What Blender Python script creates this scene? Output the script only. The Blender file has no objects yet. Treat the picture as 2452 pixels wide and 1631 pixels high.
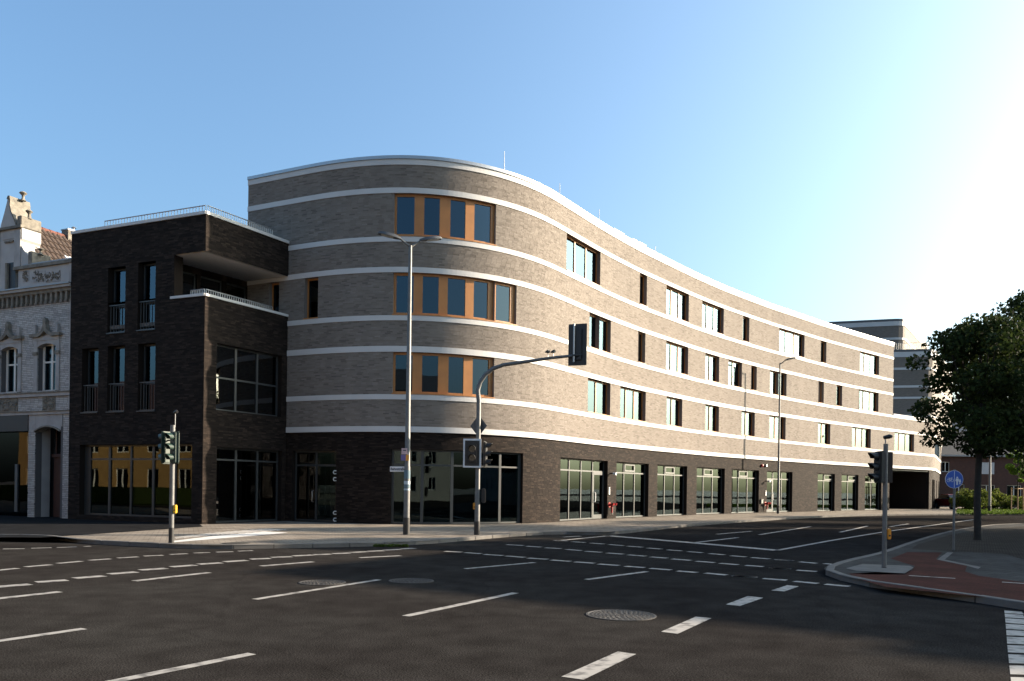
import bpy, bmesh, math, random
import numpy as np
from mathutils import Vector, Matrix
R = math.radians
random.seed(7); rng = np.random.default_rng(7)
sc = bpy.context.scene
col = sc.collection

# ------------------------------------------------------------------ camera
FPX, CX, CY, EYE, ROLL = 1941.0, 1226.0, 1166.1, 1.7, R(0.8)
cam_d = bpy.data.cameras.new('camera'); cam = bpy.data.objects.new('camera', cam_d); col.objects.link(cam)
cam_d.sensor_width = 36.0; cam_d.lens = 36.0 * FPX / 2452.0
cam_d.shift_y = (CY - 815.5) / 2452.0
cam_d.clip_end = 3000
cam.matrix_world = Matrix.Translation((0, 0, EYE)) @ Matrix.Rotation(R(90), 4, 'X') @ Matrix.Rotation(ROLL, 4, 'Z')
sc.camera = cam

# ------------------------------------------------------------------ light
SUN_EL, SUN_AZ = R(18.0), R(14.2)          # azimuth from +X towards +Y
sd = Vector((math.cos(SUN_EL) * math.cos(SUN_AZ), math.cos(SUN_EL) * math.sin(SUN_AZ), math.sin(SUN_EL)))
w = bpy.data.worlds.new('World'); sc.world = w; w.use_nodes = True
nt = w.node_tree
bg = nt.nodes['Background']; sky = nt.nodes.new('ShaderNodeTexSky'); sky.sky_type = 'NISHITA'
sky.sun_disc = False; sky.sun_elevation = SUN_EL; sky.sun_rotation = R(90) - SUN_AZ
sky.air_density = 1.0; sky.dust_density = 5.5; sky.ozone_density = 4.0; sky.altitude = 50
wb = nt.nodes.new('ShaderNodeMix'); wb.data_type = 'RGBA'; wb.blend_type = 'MULTIPLY'; wb.inputs[0].default_value = 1; wb.inputs[7].default_value = (.89, .98, .935, 1)   # white balance of the photograph
nt.links.new(sky.outputs[0], wb.inputs[6]); nt.links.new(wb.outputs[2], bg.inputs[0]); bg.inputs[1].default_value = 0.10
sun_d = bpy.data.lights.new('sun', 'SUN'); sun = bpy.data.objects.new('sun', sun_d); col.objects.link(sun)
sun_d.energy = 4.2; sun_d.angle = R(0.5); sun_d.color = (1.0, 0.83, 0.64)
sun.rotation_euler = sd.to_track_quat('Z', 'Y').to_euler(); sun.location = (40, 10, 40)
sc.view_settings.view_transform = 'Standard'; sc.view_settings.look = 'None'
sc.view_settings.exposure = 1.95; sc.view_settings.gamma = 1.0
sc.cycles.caustics_reflective = False; sc.cycles.caustics_refractive = False
sc.cycles.max_bounces = 6; sc.cycles.transparent_max_bounces = 12

# ------------------------------------------------------------------ pixel helpers (2452 x 1631 photograph)
def unroll(u, v):
    a, b = u - CX, v - CY
    return a * math.cos(ROLL) + b * math.sin(ROLL), -a * math.sin(ROLL) + b * math.cos(ROLL)
def px(u, v, z=0.0):
    x, y = unroll(u, v); D = (EYE - z) * FPX / y
    return Vector((x / FPX * D, D, z))
def pxd(u, v, D):
    x, y = unroll(u, v)
    return Vector((x / FPX * D, D, EYE - y / FPX * D))

# ------------------------------------------------------------------ materials
MATS = {}
AL = .84                                     # overall albedo calibration to the exposure
def newmat(name):
    m = bpy.data.materials.new(name); m.use_nodes = True
    MATS[name] = m
    return m, m.node_tree, m.node_tree.nodes['Principled BSDF']
def N(t, kind, **kw):
    n = t.nodes.new(kind)
    for k, v in kw.items(): setattr(n, k, v)
    return n
def flat(name, c, rough=0.6, metal=0.0, vary=0.0, scale=3.0, bump=0.0, bscale=60.0, spec=None):
    c = tuple(q * AL for q in c)
    m, t, b = newmat(name)
    b.inputs['Base Color'].default_value = (*c, 1); b.inputs['Roughness'].default_value = rough
    b.inputs['Metallic'].default_value = metal
    if spec is not None: b.inputs['Specular IOR Level'].default_value = spec
    if vary or bump: geo = N(t, 'ShaderNodeNewGeometry')
    if vary:
        no = N(t, 'ShaderNodeTexNoise'); no.inputs['Scale'].default_value = scale; no.inputs['Detail'].default_value = 6
        t.links.new(geo.outputs['Position'], no.inputs['Vector'])
        mr = N(t, 'ShaderNodeMapRange'); mr.inputs[1].default_value = 0.3; mr.inputs[2].default_value = 0.7
        mr.inputs[3].default_value = 1 - vary; mr.inputs[4].default_value = 1 + vary
        t.links.new(no.outputs[0], mr.inputs[0])
        mx = N(t, 'ShaderNodeMix', data_type='RGBA', blend_type='MULTIPLY'); mx.inputs[0].default_value = 1
        mx.inputs[6].default_value = (*c, 1); t.links.new(mr.outputs[0], mx.inputs[7])
        t.links.new(mx.outputs[2], b.inputs['Base Color'])
    if bump:
        n2 = N(t, 'ShaderNodeTexNoise'); n2.inputs['Scale'].default_value = bscale; n2.inputs['Detail'].default_value = 4
        t.links.new(geo.outputs['Position'], n2.inputs['Vector'])
        bp = N(t, 'ShaderNodeBump'); bp.inputs['Strength'].default_value = bump; bp.inputs['Distance'].default_value = 0.02
        t.links.new(n2.outputs[0], bp.inputs['Height']); t.links.new(bp.outputs[0], b.inputs['Normal'])
    return m
def brickmat(name, cols, rough=0.85, big=0.06):
    """each brick (mesh island) takes its own colour; broad weathering on top"""
    m, t, b = newmat(name)
    geo = N(t, 'ShaderNodeNewGeometry'); r = N(t, 'ShaderNodeValToRGB')
    e = r.color_ramp.elements
    for i, (p, c) in enumerate(cols):
        el = e[i] if i < 2 else e.new(p)
        el.position = p; el.color = (*[q * AL for q in c], 1)
    t.links.new(geo.outputs['Random Per Island'], r.inputs[0])
    no = N(t, 'ShaderNodeTexNoise'); no.inputs['Scale'].default_value = 0.7; no.inputs['Detail'].default_value = 5
    t.links.new(geo.outputs['Position'], no.inputs['Vector'])
    mr = N(t, 'ShaderNodeMapRange'); mr.inputs[1].default_value = 0.3; mr.inputs[2].default_value = 0.7
    mr.inputs[3].default_value = 1 - big; mr.inputs[4].default_value = 1 + big
    t.links.new(no.outputs[0], mr.inputs[0])
    mp = N(t, 'ShaderNodeMapping'); mp.inputs['Scale'].default_value = (1.6, 1.6, .16); t.links.new(geo.outputs['Position'], mp.inputs[0])
    ns = N(t, 'ShaderNodeTexNoise'); ns.inputs['Scale'].default_value = 1.0; ns.inputs['Detail'].default_value = 5; t.links.new(mp.outputs[0], ns.inputs['Vector'])
    ms = N(t, 'ShaderNodeMapRange'); ms.inputs[1].default_value = .32; ms.inputs[2].default_value = .68; ms.inputs[3].default_value = .94; ms.inputs[4].default_value = 1.04; t.links.new(ns.outputs[0], ms.inputs[0])
    pm = N(t, 'ShaderNodeMath', operation='MULTIPLY'); t.links.new(mr.outputs[0], pm.inputs[0]); t.links.new(ms.outputs[0], pm.inputs[1])
    mx = N(t, 'ShaderNodeMix', data_type='RGBA', blend_type='MULTIPLY'); mx.inputs[0].default_value = 1
    t.links.new(r.outputs[0], mx.inputs[6]); t.links.new(pm.outputs[0], mx.inputs[7])
    t.links.new(mx.outputs[2], b.inputs['Base Color']); b.inputs['Roughness'].default_value = rough; b.inputs['Specular IOR Level'].default_value = .12
    return m
def texbrick(name, c1, c2, cm, bw=0.25, bh=0.0625, rough=0.85):
    """far walls: brick pattern on uv (metres along the wall, height)"""
    m, t, b = newmat(name)
    c1, c2, cm = [tuple(q * AL for q in c) for c in (c1, c2, cm)]
    uv = N(t, 'ShaderNodeUVMap'); br = N(t, 'ShaderNodeTexBrick')
    br.inputs['Scale'].default_value = 1.0; br.inputs['Brick Width'].default_value = bw; br.inputs['Row Height'].default_value = bh
    br.inputs['Mortar Size'].default_value = 0.006
    br.inputs['Color1'].default_value = (*c1, 1); br.inputs['Color2'].default_value = (*c2, 1); br.inputs['Mortar'].default_value = (*cm, 1)
    t.links.new(uv.outputs[0], br.inputs['Vector']); t.links.new(br.outputs[0], b.inputs['Base Color'])
    b.inputs['Roughness'].default_value = rough
    return m
def glassmat(name, tint, ior=1.9, rough=0.01, gcol=(1, 1, 1)):
    m = bpy.data.materials.new(name); m.use_nodes = True; t = m.node_tree; MATS[name] = m
    t.nodes.remove(t.nodes['Principled BSDF'])
    out = t.nodes['Material Output']
    fr = N(t, 'ShaderNodeFresnel'); fr.inputs[0].default_value = ior
    tr = N(t, 'ShaderNodeBsdfTransparent'); tr.inputs[0].default_value = (*tint, 1)
    gl = N(t, 'ShaderNodeBsdfGlossy'); gl.inputs['Roughness'].default_value = rough; gl.inputs[0].default_value = (*gcol, 1)
    geo = N(t, 'ShaderNodeNewGeometry'); no = N(t, 'ShaderNodeTexNoise'); no.inputs['Scale'].default_value = 0.55
    t.links.new(geo.outputs['Position'], no.inputs['Vector'])
    bp = N(t, 'ShaderNodeBump'); bp.inputs['Strength'].default_value = 0.05; bp.inputs['Distance'].default_value = 0.05
    t.links.new(no.outputs[0], bp.inputs['Height']); t.links.new(bp.outputs[0], gl.inputs['Normal'])
    mx = N(t, 'ShaderNodeMixShader')
    t.links.new(fr.outputs[0], mx.inputs[0]); t.links.new(tr.outputs[0], mx.inputs[1]); t.links.new(gl.outputs[0], mx.inputs[2])
    t.links.new(mx.outputs[0], out.inputs['Surface'])
    return m
def leafmat(name, c1, c2, transl=0.25):
    m, t, b = newmat(name)
    geo = N(t, 'ShaderNodeNewGeometry'); r = N(t, 'ShaderNodeValToRGB')
    r.color_ramp.elements[0].color = (*c1, 1); r.color_ramp.elements[1].color = (*c2, 1)
    t.links.new(geo.outputs['Random Per Island'], r.inputs[0]); t.links.new(r.outputs[0], b.inputs['Base Color'])
    b.inputs['Roughness'].default_value = 0.8; b.inputs['Specular IOR Level'].default_value = .1
    tl = N(t, 'ShaderNodeBsdfTranslucent'); t.links.new(r.outputs[0], tl.inputs[0])
    mx = N(t, 'ShaderNodeMixShader'); mx.inputs[0].default_value = transl
    t.links.new(b.outputs[0], mx.inputs[1]); t.links.new(tl.outputs[0], mx.inputs[2])
    t.links.new(mx.outputs[0], t.nodes['Material Output'].inputs['Surface'])
    return m

brickmat('light_brick', [(0.0, (.150, .128, .109)), (1.0, (.262, .229, .199)), (0.16, (.196, .169, .145)), (0.55, (.222, .192, .166)), (0.88, (.240, .208, .180))])
brickmat('dark_brick', [(0.0, (.0105, .0079, .0066)), (1.0, (.042, .030, .0235)), (0.4, (.0185, .0136, .011)), (0.8, (.028, .0205, .0163))])
brickmat('white_brick', [(0.0, (.33, .315, .30)), (1.0, (.50, .48, .455)), (0.5, (.43, .412, .39))], rough=0.45)
flat('light_mortar', (.222, .194, .169), 0.95); flat('dark_mortar', (.020, .0155, .013), 0.95, spec=.1); flat('white_mortar', (.10, .096, .098), .95)
flat('band_white', (.60, .585, .565), 0.7, vary=.05, scale=1.2)
flat('coping_grey', (.42, .44, .46), 0.38, metal=.6)
flat('dark_coping', (.10, .105, .11), .6)
flat('soffit_white', (.72, .69, .65), .8)
flat('wood', (.42, .175, .046), 0.5, vary=.12, scale=2.0)
flat('anthracite', (.035, .04, .042), 0.42); flat('frame_grey', (.055, .06, .06), 0.45)
flat('metal', (.42, .42, .42), 0.42, metal=.85, vary=.1, scale=4); flat('galvanised', (.15, .15, .147), 0.55, metal=.35, vary=.15, scale=8)
flat('black', (.012, .012, .012), 0.5); flat('signal_green', (.018, .045, .032), .45); flat('dark_lens', (.02, .022, .025), .12)
flat('white_paint', (.75, .75, .75), .5); flat('sign_grey', (.09, .095, .10), .5, metal=.3)
flat('red', (.35, .02, .02), .35); flat('orange', (.75, .30, .02), .45); flat('yellow', (.75, .45, .03), .5); flat('blue_sign', (.02, .09, .42), .4)
flat('sticker_pink', (.6, .42, .42), .6); flat('sticker_violet', (.16, .13, .3), .6); flat('sticker_teal', (.10, .17, .21), .6); flat('sticker_pale', (.5, .58, .62), .6)
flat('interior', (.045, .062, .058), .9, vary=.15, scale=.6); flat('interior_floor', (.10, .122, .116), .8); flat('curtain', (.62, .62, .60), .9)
flat('trunk', (.026, .022, .018), .95, vary=.3, scale=6, bump=.6, bscale=25)
flat('earth', (.07, .055, .042), .95, vary=.3, scale=5)
flat('render_stone', (.37, .355, .34), .85, vary=.16, scale=2.5, bump=.1); flat('old_stone', (.19, .172, .142), .95, vary=.35, scale=5, bump=.3, bscale=20)
flat('white_render', (.43, .415, .40), .85, vary=.10, scale=1.5)
flat('cream_render', (.46, .42, .37), .85, vary=.06, scale=1)  # pale so that the added terrace behind the viewer bounces light
flat('rust_wood', (.05, .018, .012), .7, vary=.2); flat('shop_dark', (.014, .015, .018), .5)
flat('roof_tile', (.062, .040, .029), .85, vary=.35, scale=9); flat('ridge_tile', (.13, .042, .026), .85, vary=.25, scale=6)
flat('zinc', (.30, .31, .32), .5, metal=.5)
flat('window_white', (.72, .71, .66), .5)
flat('kerb_stone', (.15, .142, .132), .9, spec=.1, vary=.15, scale=3, bump=.2); flat('tactile', (.62, .60, .57), .85, vary=.1, scale=6)
flat('tactile_warm', (.50, .40, .33), .85, vary=.1, scale=6)
flat('yellow_render', (.34, .205, .07), .85, vary=.08, scale=1); flat('red_render', (.07, .022, .015), .8)
flat('car_red', (.12, .008, .012), .22); flat('tyre', (.012, .012, .012), .8); flat('lamp_glass', (.55, .55, .5), .1)
flat('cast_iron', (.028, .025, .022), .7, metal=.0, vary=.25, scale=30)
flat('dark_roof', (.03, .03, .034), .7); flat('grass_soil', (.05, .075, .02), .9, vary=.3, scale=3); flat('shutter', (.58, .58, .6), .6)
flat('stake_wood', (.36, .22, .11), .8, vary=.2); flat('ground_far', (.09, .085, .08), .95, vary=.2, scale=.3)
leafmat('tree_leaf', (.010, .019, .006), (.036, .052, .013)); leafmat('bush_leaf', (.035, .055, .010), (.13, .15, .028), .35)
leafmat('young_leaf', (.08, .14, .02), (.20, .30, .04), .4); leafmat('grass_leaf', (.035, .065, .01), (.09, .13, .02), .3)
glassmat('glass', (.20, .25, .27), 1.8, gcol=(.58, .80, .95)); glassmat('dim_glass', (.12, .15, .14), 1.55, gcol=(.8, .85, .8)); glassmat('shop_glass', (.115, .20, .19), 1.5, gcol=(.72, .95, 1)); glassmat('black_glass', (.06, .07, .07), 1.3); glassmat('dark_glass', (.16, .19, .18), 1.7); glassmat('car_glass', (.1, .12, .12), 1.6)
texbrick('far_light_brick', (.21, .178, .148), (.165, .138, .114), (.15, .13, .113)); texbrick('far_dark_brick', (.06, .047, .04), (.04, .032, .028), (.045, .038, .034))
texbrick('far_red_brick', (.085, .032, .022), (.055, .022, .017), (.055, .035, .03), .24, .077)

def asphaltmat():
    m, t, b = newmat('asphalt')
    geo = N(t, 'ShaderNodeNewGeometry')
    def noise(s, d=4, sub=None):
        n = N(t, 'ShaderNodeTexNoise'); n.inputs['Scale'].default_value = s; n.inputs['Detail'].default_value = d
        t.links.new(geo.outputs['Position'], n.inputs['Vector']); return n
    n1, n2, n3 = noise(.28, 5), noise(55, 3), noise(2.2, 5)
    def rng_(src, a, b_, lo=.3, hi=.7):
        r = N(t, 'ShaderNodeMapRange'); r.inputs[1].default_value = lo; r.inputs[2].default_value = hi; r.inputs[3].default_value = a; r.inputs[4].default_value = b_
        t.links.new(src.outputs[0], r.inputs[0]); return r
    mix = N(t, 'ShaderNodeMix', data_type='RGBA'); mix.inputs[6].default_value = (.0265, .0228, .0214, 1); mix.inputs[7].default_value = (.0210, .0206, .0187, 1)
    t.links.new(n1.outputs[0], mix.inputs[0])
    cur = mix.outputs[2]
    for src, a, b_ in ((n2, .40, 1.7), (n3, .80, 1.2), (n1, .74, 1.26)):
        mr = rng_(src, a, b_); mm = N(t, 'ShaderNodeMix', data_type='RGBA', blend_type='MULTIPLY'); mm.inputs[0].default_value = 1
        t.links.new(cur, mm.inputs[6]); t.links.new(mr.outputs[0], mm.inputs[7]); cur = mm.outputs[2]
    nd = noise(1.3, 3); ad = N(t, 'ShaderNodeVectorMath', operation='MULTIPLY_ADD'); ad.inputs[1].default_value = (.5, .5, .5)
    t.links.new(nd.outputs['Color'], ad.inputs[0]); t.links.new(geo.outputs['Position'], ad.inputs[2])
    vc = N(t, 'ShaderNodeTexVoronoi', feature='DISTANCE_TO_EDGE'); vc.inputs['Scale'].default_value = .16; t.links.new(ad.outputs[0], vc.inputs['Vector'])
    lc = N(t, 'ShaderNodeMapRange'); lc.inputs[1].default_value = .0015; lc.inputs[2].default_value = .005; lc.inputs[3].default_value = .88; lc.inputs[4].default_value = 1; t.links.new(vc.outputs['Distance'], lc.inputs[0])
    mm = N(t, 'ShaderNodeMix', data_type='RGBA', blend_type='MULTIPLY'); mm.inputs[0].default_value = 1; t.links.new(cur, mm.inputs[6]); t.links.new(lc.outputs[0], mm.inputs[7]); cur = mm.outputs[2]
    # sparse pale stones
    vo = N(t, 'ShaderNodeTexVoronoi'); vo.inputs['Scale'].default_value = 28; t.links.new(geo.outputs['Position'], vo.inputs['Vector'])
    th = N(t, 'ShaderNodeMath', operation='LESS_THAN'); th.inputs[1].default_value = .085; t.links.new(vo.outputs['Distance'], th.inputs[0])
    wn = N(t, 'ShaderNodeMath', operation='MULTIPLY'); t.links.new(th.outputs[0], wn.inputs[0]); t.links.new(vo.outputs['Color'], wn.inputs[1])
    mm = N(t, 'ShaderNodeMix', data_type='RGBA'); t.links.new(wn.outputs[0], mm.inputs[0]); t.links.new(cur, mm.inputs[6]); mm.inputs[7].default_value = (.065, .06, .055, 1)
    t.links.new(mm.outputs[2], b.inputs['Base Color']); b.inputs['Roughness'].default_value = .82; b.inputs['Specular IOR Level'].default_value = 0.0
    bp = N(t, 'ShaderNodeBump'); bp.inputs['Strength'].default_value = .45; bp.inputs['Distance'].default_value = .012
    t.links.new(n2.outputs[0], bp.inputs['Height']); t.links.new(bp.outputs[0], b.inputs['Normal'])
asphaltmat()
def pavemat(name, c1, c2, cm, bw, bh, rot, mort=.008, rough=.85):
    m, t, b = newmat(name)
    geo = N(t, 'ShaderNodeNewGeometry'); mp = N(t, 'ShaderNodeMapping'); mp.inputs['Rotation'].default_value = (0, 0, rot)
    t.links.new(geo.outputs['Position'], mp.inputs['Vector'])
    c1, c2, cm = [tuple(q * AL for q in c) for c in (c1, c2, cm)]
    br = N(t, 'ShaderNodeTexBrick'); br.inputs['Scale'].default_value = 1; br.inputs['Brick Width'].default_value = bw; br.inputs['Row Height'].default_value = bh
    br.inputs['Mortar Size'].default_value = mort; br.inputs['Bias'].default_value = 0
    br.inputs['Color1'].default_value = (*c1, 1); br.inputs['Color2'].default_value = (*c2, 1); br.inputs['Mortar'].default_value = (*cm, 1)
    t.links.new(mp.outputs[0], br.inputs['Vector'])
    no = N(t, 'ShaderNodeTexNoise'); no.inputs['Scale'].default_value = 1.1; no.inputs['Detail'].default_value = 7
    t.links.new(geo.outputs['Position'], no.inputs['Vector'])
    mr = N(t, 'ShaderNodeMapRange'); mr.inputs[1].default_value = .3; mr.inputs[2].default_value = .7; mr.inputs[3].default_value = .72; mr.inputs[4].default_value = 1.2
    t.links.new(no.outputs[0], mr.inputs[0])
    mm = N(t, 'ShaderNodeMix', data_type='RGBA', blend_type='MULTIPLY'); mm.inputs[0].default_value = 1
    t.links.new(br.outputs[0], mm.inputs[6]); t.links.new(mr.outputs[0], mm.inputs[7]); t.links.new(mm.outputs[2], b.inputs['Base Color'])
    b.inputs['Roughness'].default_value = rough; b.inputs['Specular IOR Level'].default_value = .04
    bp = N(t, 'ShaderNodeBump'); bp.inputs['Strength'].default_value = .5; bp.inputs['Distance'].default_value = .01; bp.invert = True
    t.links.new(br.outputs['Fac'], bp.inputs['Height']); t.links.new(bp.outputs[0], b.inputs['Normal'])
pavemat('paving', (.27, .235, .195), (.22, .19, .157), (.10, .087, .073), .30, .30, R(-22))
pavemat('paving_grey', (.062, .062, .06), (.045, .045, .044), (.021, .021, .02), .40, .40, R(52))
pavemat('dark_patch', (.020, .020, .021), (.015, .015, .016), (.008, .008, .008), .2, .1, R(-22), .006)  # darker tone for the patch on the left pavement
pavemat('cobbles', (.05, .046, .04), (.034, .031, .027), (.014, .012, .011), .14, .14, R(30), .015)
pavemat('red_paving', (.075, .022, .016), (.055, .016, .012), (.028, .013, .011), .20, .10, R(52), .006)
def paintmat():
    m, t, b = newmat('road_paint')
    geo = N(t, 'ShaderNodeNewGeometry'); n = N(t, 'ShaderNodeTexNoise'); n.inputs['Scale'].default_value = 7; n.inputs['Detail'].default_value = 8
    t.links.new(geo.outputs['Position'], n.inputs['Vector'])
    r = N(t, 'ShaderNodeValToRGB'); r.color_ramp.elements[0].position = .34; r.color_ramp.elements[0].color = (.09, .084, .076, 1)
    r.color_ramp.elements[1].position = .52; r.color_ramp.elements[1].color = (.28, .263, .238, 1)
    t.links.new(n.outputs[0], r.inputs[0]); t.links.new(r.outputs[0], b.inputs['Base Color']); b.inputs['Roughness'].default_value = .7
paintmat()

# ------------------------------------------------------------------ mesh helpers
class MB:
    def __init__(s): s.v = []; s.f = []; s.uv = []
    def add(s, vs, fs):
        o = len(s.v); s.v += [tuple(p) for p in vs]; s.f += [tuple(i + o for i in f) for f in fs]; return s
    def hexa(s, p):   # 8 corners: bottom ring 0-3, top ring 4-7
        return s.add(p, [(3, 2, 1, 0), (4, 5, 6, 7), (0, 1, 5, 4), (1, 2, 6, 5), (2, 3, 7, 6), (3, 0, 4, 7)])
    def box(s, c, d, rz=0.0):
        x, y, z = d[0] / 2, d[1] / 2, d[2] / 2; ca, sa = math.cos(rz), math.sin(rz)
        P = []
        for k in (-z, z):
            for a, b in ((-x, -y), (x, -y), (x, y), (-x, y)): P.append((c[0] + a * ca - b * sa, c[1] + a * sa + b * ca, c[2] + k))
        return s.hexa(P)
    def quad(s, a, b, c, d): return s.add([a, b, c, d], [(0, 1, 2, 3)])
    def tube(s, pts, r, n=10, cap=True):
        pts = [Vector(p) for p in pts]; rs = r if hasattr(r, '__len__') else [r] * len(pts)
        o = len(s.v); rings = []
        for i, p in enumerate(pts):
            t = (pts[min(i + 1, len(pts) - 1)] - pts[max(i - 1, 0)]).normalized()
            a = t.orthogonal().normalized() if i == 0 else (pa - t * pa.dot(t)).normalized()
            pa = a; b = t.cross(a)
            for k in range(n):
                an = 2 * math.pi * k / n; s.v.append(tuple(p + (a * math.cos(an) + b * math.sin(an)) * rs[i]))
        for i in range(len(pts) - 1):
            for k in range(n):
                k2 = (k + 1) % n; s.f.append((o + i * n + k, o + i * n + k2, o + (i + 1) * n + k2, o + (i + 1) * n + k))
        if cap:
            s.f.append(tuple(o + k for k in reversed(range(n)))); e = o + (len(pts) - 1) * n; s.f.append(tuple(e + k for k in range(n)))
        return s
    def prism(s, poly, z0, z1):
        n = len(poly); s.add([(p[0], p[1], z0) for p in poly] + [(p[0], p[1], z1) for p in poly],
            [tuple(reversed(range(n))), tuple(range(n, 2 * n))] + [(i, (i + 1) % n, n + (i + 1) % n, n + i) for i in range(n)]); return s
    def extrude(s, poly, d):      # 3-D outline pushed along d
        n = len(poly); d = Vector(d)
        s.add([tuple(p) for p in poly] + [tuple(Vector(p) + d) for p in poly],
            [tuple(reversed(range(n))), tuple(range(n, 2 * n))] + [(i, (i + 1) % n, n + (i + 1) % n, n + i) for i in range(n)]); return s
    def lathe(s, c, prof, n=16):
        o = len(s.v)
        for r, z in prof:
            for k in range(n):
                a = 2 * math.pi * k / n; s.v.append((c[0] + r * math.cos(a), c[1] + r * math.sin(a), c[2] + z))
        for i in range(len(prof) - 1):
            for k in range(n):
                k2 = (k + 1) % n; s.f.append((o + i * n + k, o + i * n + k2, o + (i + 1) * n + k2, o + (i + 1) * n + k))
        s.f.append(tuple(o + k for k in reversed(range(n)))); e = o + (len(prof) - 1) * n; s.f.append(tuple(e + k for k in range(n)))
        return s
    def mesh(s, name='m'):
        me = bpy.data.meshes.new(name); me.from_pydata(s.v, [], s.f); me.update(); return me
def obj(name, mesh, mat, parent=None, smooth=False, fixn=True, bevel=0.0):
    if isinstance(mesh, MB):
        me = mesh.mesh(name)
        if fixn or bevel:
            bm = bmesh.new(); bm.from_mesh(me)
            if bevel:
                bmesh.ops.remove_doubles(bm, verts=bm.verts, dist=1e-5)
                bmesh.ops.bevel(bm, geom=list(bm.edges), offset=bevel, segments=2, affect='EDGES', clamp_overlap=True)
            bmesh.ops.recalc_face_normals(bm, faces=bm.faces); bm.to_mesh(me); bm.free()
    else: me = mesh
    if mat and not me.materials: me.materials.append(MATS[mat])
    if smooth:
        me.polygons.foreach_set('use_smooth', [True] * len(me.polygons))
        try: me.set_sharp_from_angle(angle=R(40))
        except Exception: pass
    o = bpy.data.objects.new(name, me); col.objects.link(o)
    if parent: o.parent = parent; o.matrix_parent_inverse = parent.matrix_world.inverted()
    return o
def thing(name, label, cat, loc=(0, 0, 0), group=None):
    o = bpy.data.objects.new(name, None); col.objects.link(o); o.location = loc; o.empty_display_size = .3
    o.matrix_world = Matrix.Translation(loc)
    o['label'] = label; o['category'] = cat
    if group: o['group'] = group
    return o
def tag(o, label, cat, group=None):
    o['label'] = label; o['category'] = cat
    if group: o['group'] = group
    return o
def part_empty(name, parent, loc=(0, 0, 0)):
    o = bpy.data.objects.new(name, None); col.objects.link(o); o.parent = parent; o.empty_display_size = .2
    o.matrix_parent_inverse = parent.matrix_world.inverted(); o.location = loc
    o.matrix_world = Matrix.Translation(loc)
    return o
def structure(o): o['kind'] = 'structure'; return o

class Path:
    def __init__(s, pts, step=.1, smooth=0.0):
        p = np.array([(q[0], q[1]) for q in pts], float)
        d = np.r_[0, np.cumsum(np.hypot(*np.diff(p, axis=0).T))]
        n = max(2, int(d[-1] / step) + 1); S = np.linspace(0, d[-1], n)
        q = np.c_[np.interp(S, d, p[:, 0]), np.interp(S, d, p[:, 1])]
        if smooth:
            k = int(3 * smooth / step); ker = np.exp(-.5 * (np.arange(-k, k + 1) * step / smooth) ** 2); ker /= ker.sum()
            for c in (0, 1):
                a = np.r_[2 * q[0, c] - q[k:0:-1, c], q[:, c], 2 * q[-1, c] - q[-2:-k - 2:-1, c]]
                q[:, c] = np.convolve(a, ker, 'valid')
        s.q = q; s.S = np.r_[0, np.cumsum(np.hypot(*np.diff(q, axis=0).T))]; s.L = s.S[-1]
        t = np.gradient(q, axis=0); t /= np.hypot(t[:, 0], t[:, 1])[:, None]
        s.n = np.c_[t[:, 1], -t[:, 0]]
    def arr(s, a, off):
        a = np.asarray(a, float)
        return np.interp(a, s.S, s.q[:, 0]) + off * np.interp(a, s.S, s.n[:, 0]), np.interp(a, s.S, s.q[:, 1]) + off * np.interp(a, s.S, s.n[:, 1])
    def P(s, a, off, z):
        x, y = s.arr(a, off); return (float(x), float(y), z)
    def nrm(s, a): return Vector((float(np.interp(a, s.S, s.n[:, 0])), float(np.interp(a, s.S, s.n[:, 1])), 0))
    def hit(s, u, v):
        x, y = unroll(u, v); r = x / FPX
        return float(np.interp(r, s.q[:, 0] / s.q[:, 1], s.S))
    def zat(s, u, v):
        a = s.hit(u, v); D = float(np.interp(a, s.S, s.q[:, 1])); return EYE - unroll(u, v)[1] / FPX * D
    def rect(s, u0, u1, v0, v1, uv=None):
        """pixel rectangle -> (s0, s1, z0, z1); v0 top, v1 bottom read at u0/u1 middle"""
        um = (u0 + u1) / 2; vm = (v0 + v1) / 2
        return (s.hit(u0, vm), s.hit(u1, vm), s.zat(um, v1), s.zat(um, v0))
    def steps(s, a, b, st=.3):
        return list(np.linspace(a, b, max(2, int(math.ceil((b - a) / st)) + 1)))
def sweep(mb, path, a, b, off0, off1, z0, z1, st=.3):
    ss = path.steps(a, b, st); o = len(mb.v)
    for q in ss: mb.v += [path.P(q, off0, z0), path.P(q, off1, z0), path.P(q, off1, z1), path.P(q, off0, z1)]
    for i in range(len(ss) - 1):
        for k in range(4): mb.f.append((o + i * 4 + k, o + i * 4 + (k + 1) % 4, o + i * 4 + 4 + (k + 1) % 4, o + i * 4 + 4 + k))
    e = o + (len(ss) - 1) * 4; mb.f += [(o, o + 3, o + 2, o + 1), (e, e + 1, e + 2, e + 3)]
    return mb
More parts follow.
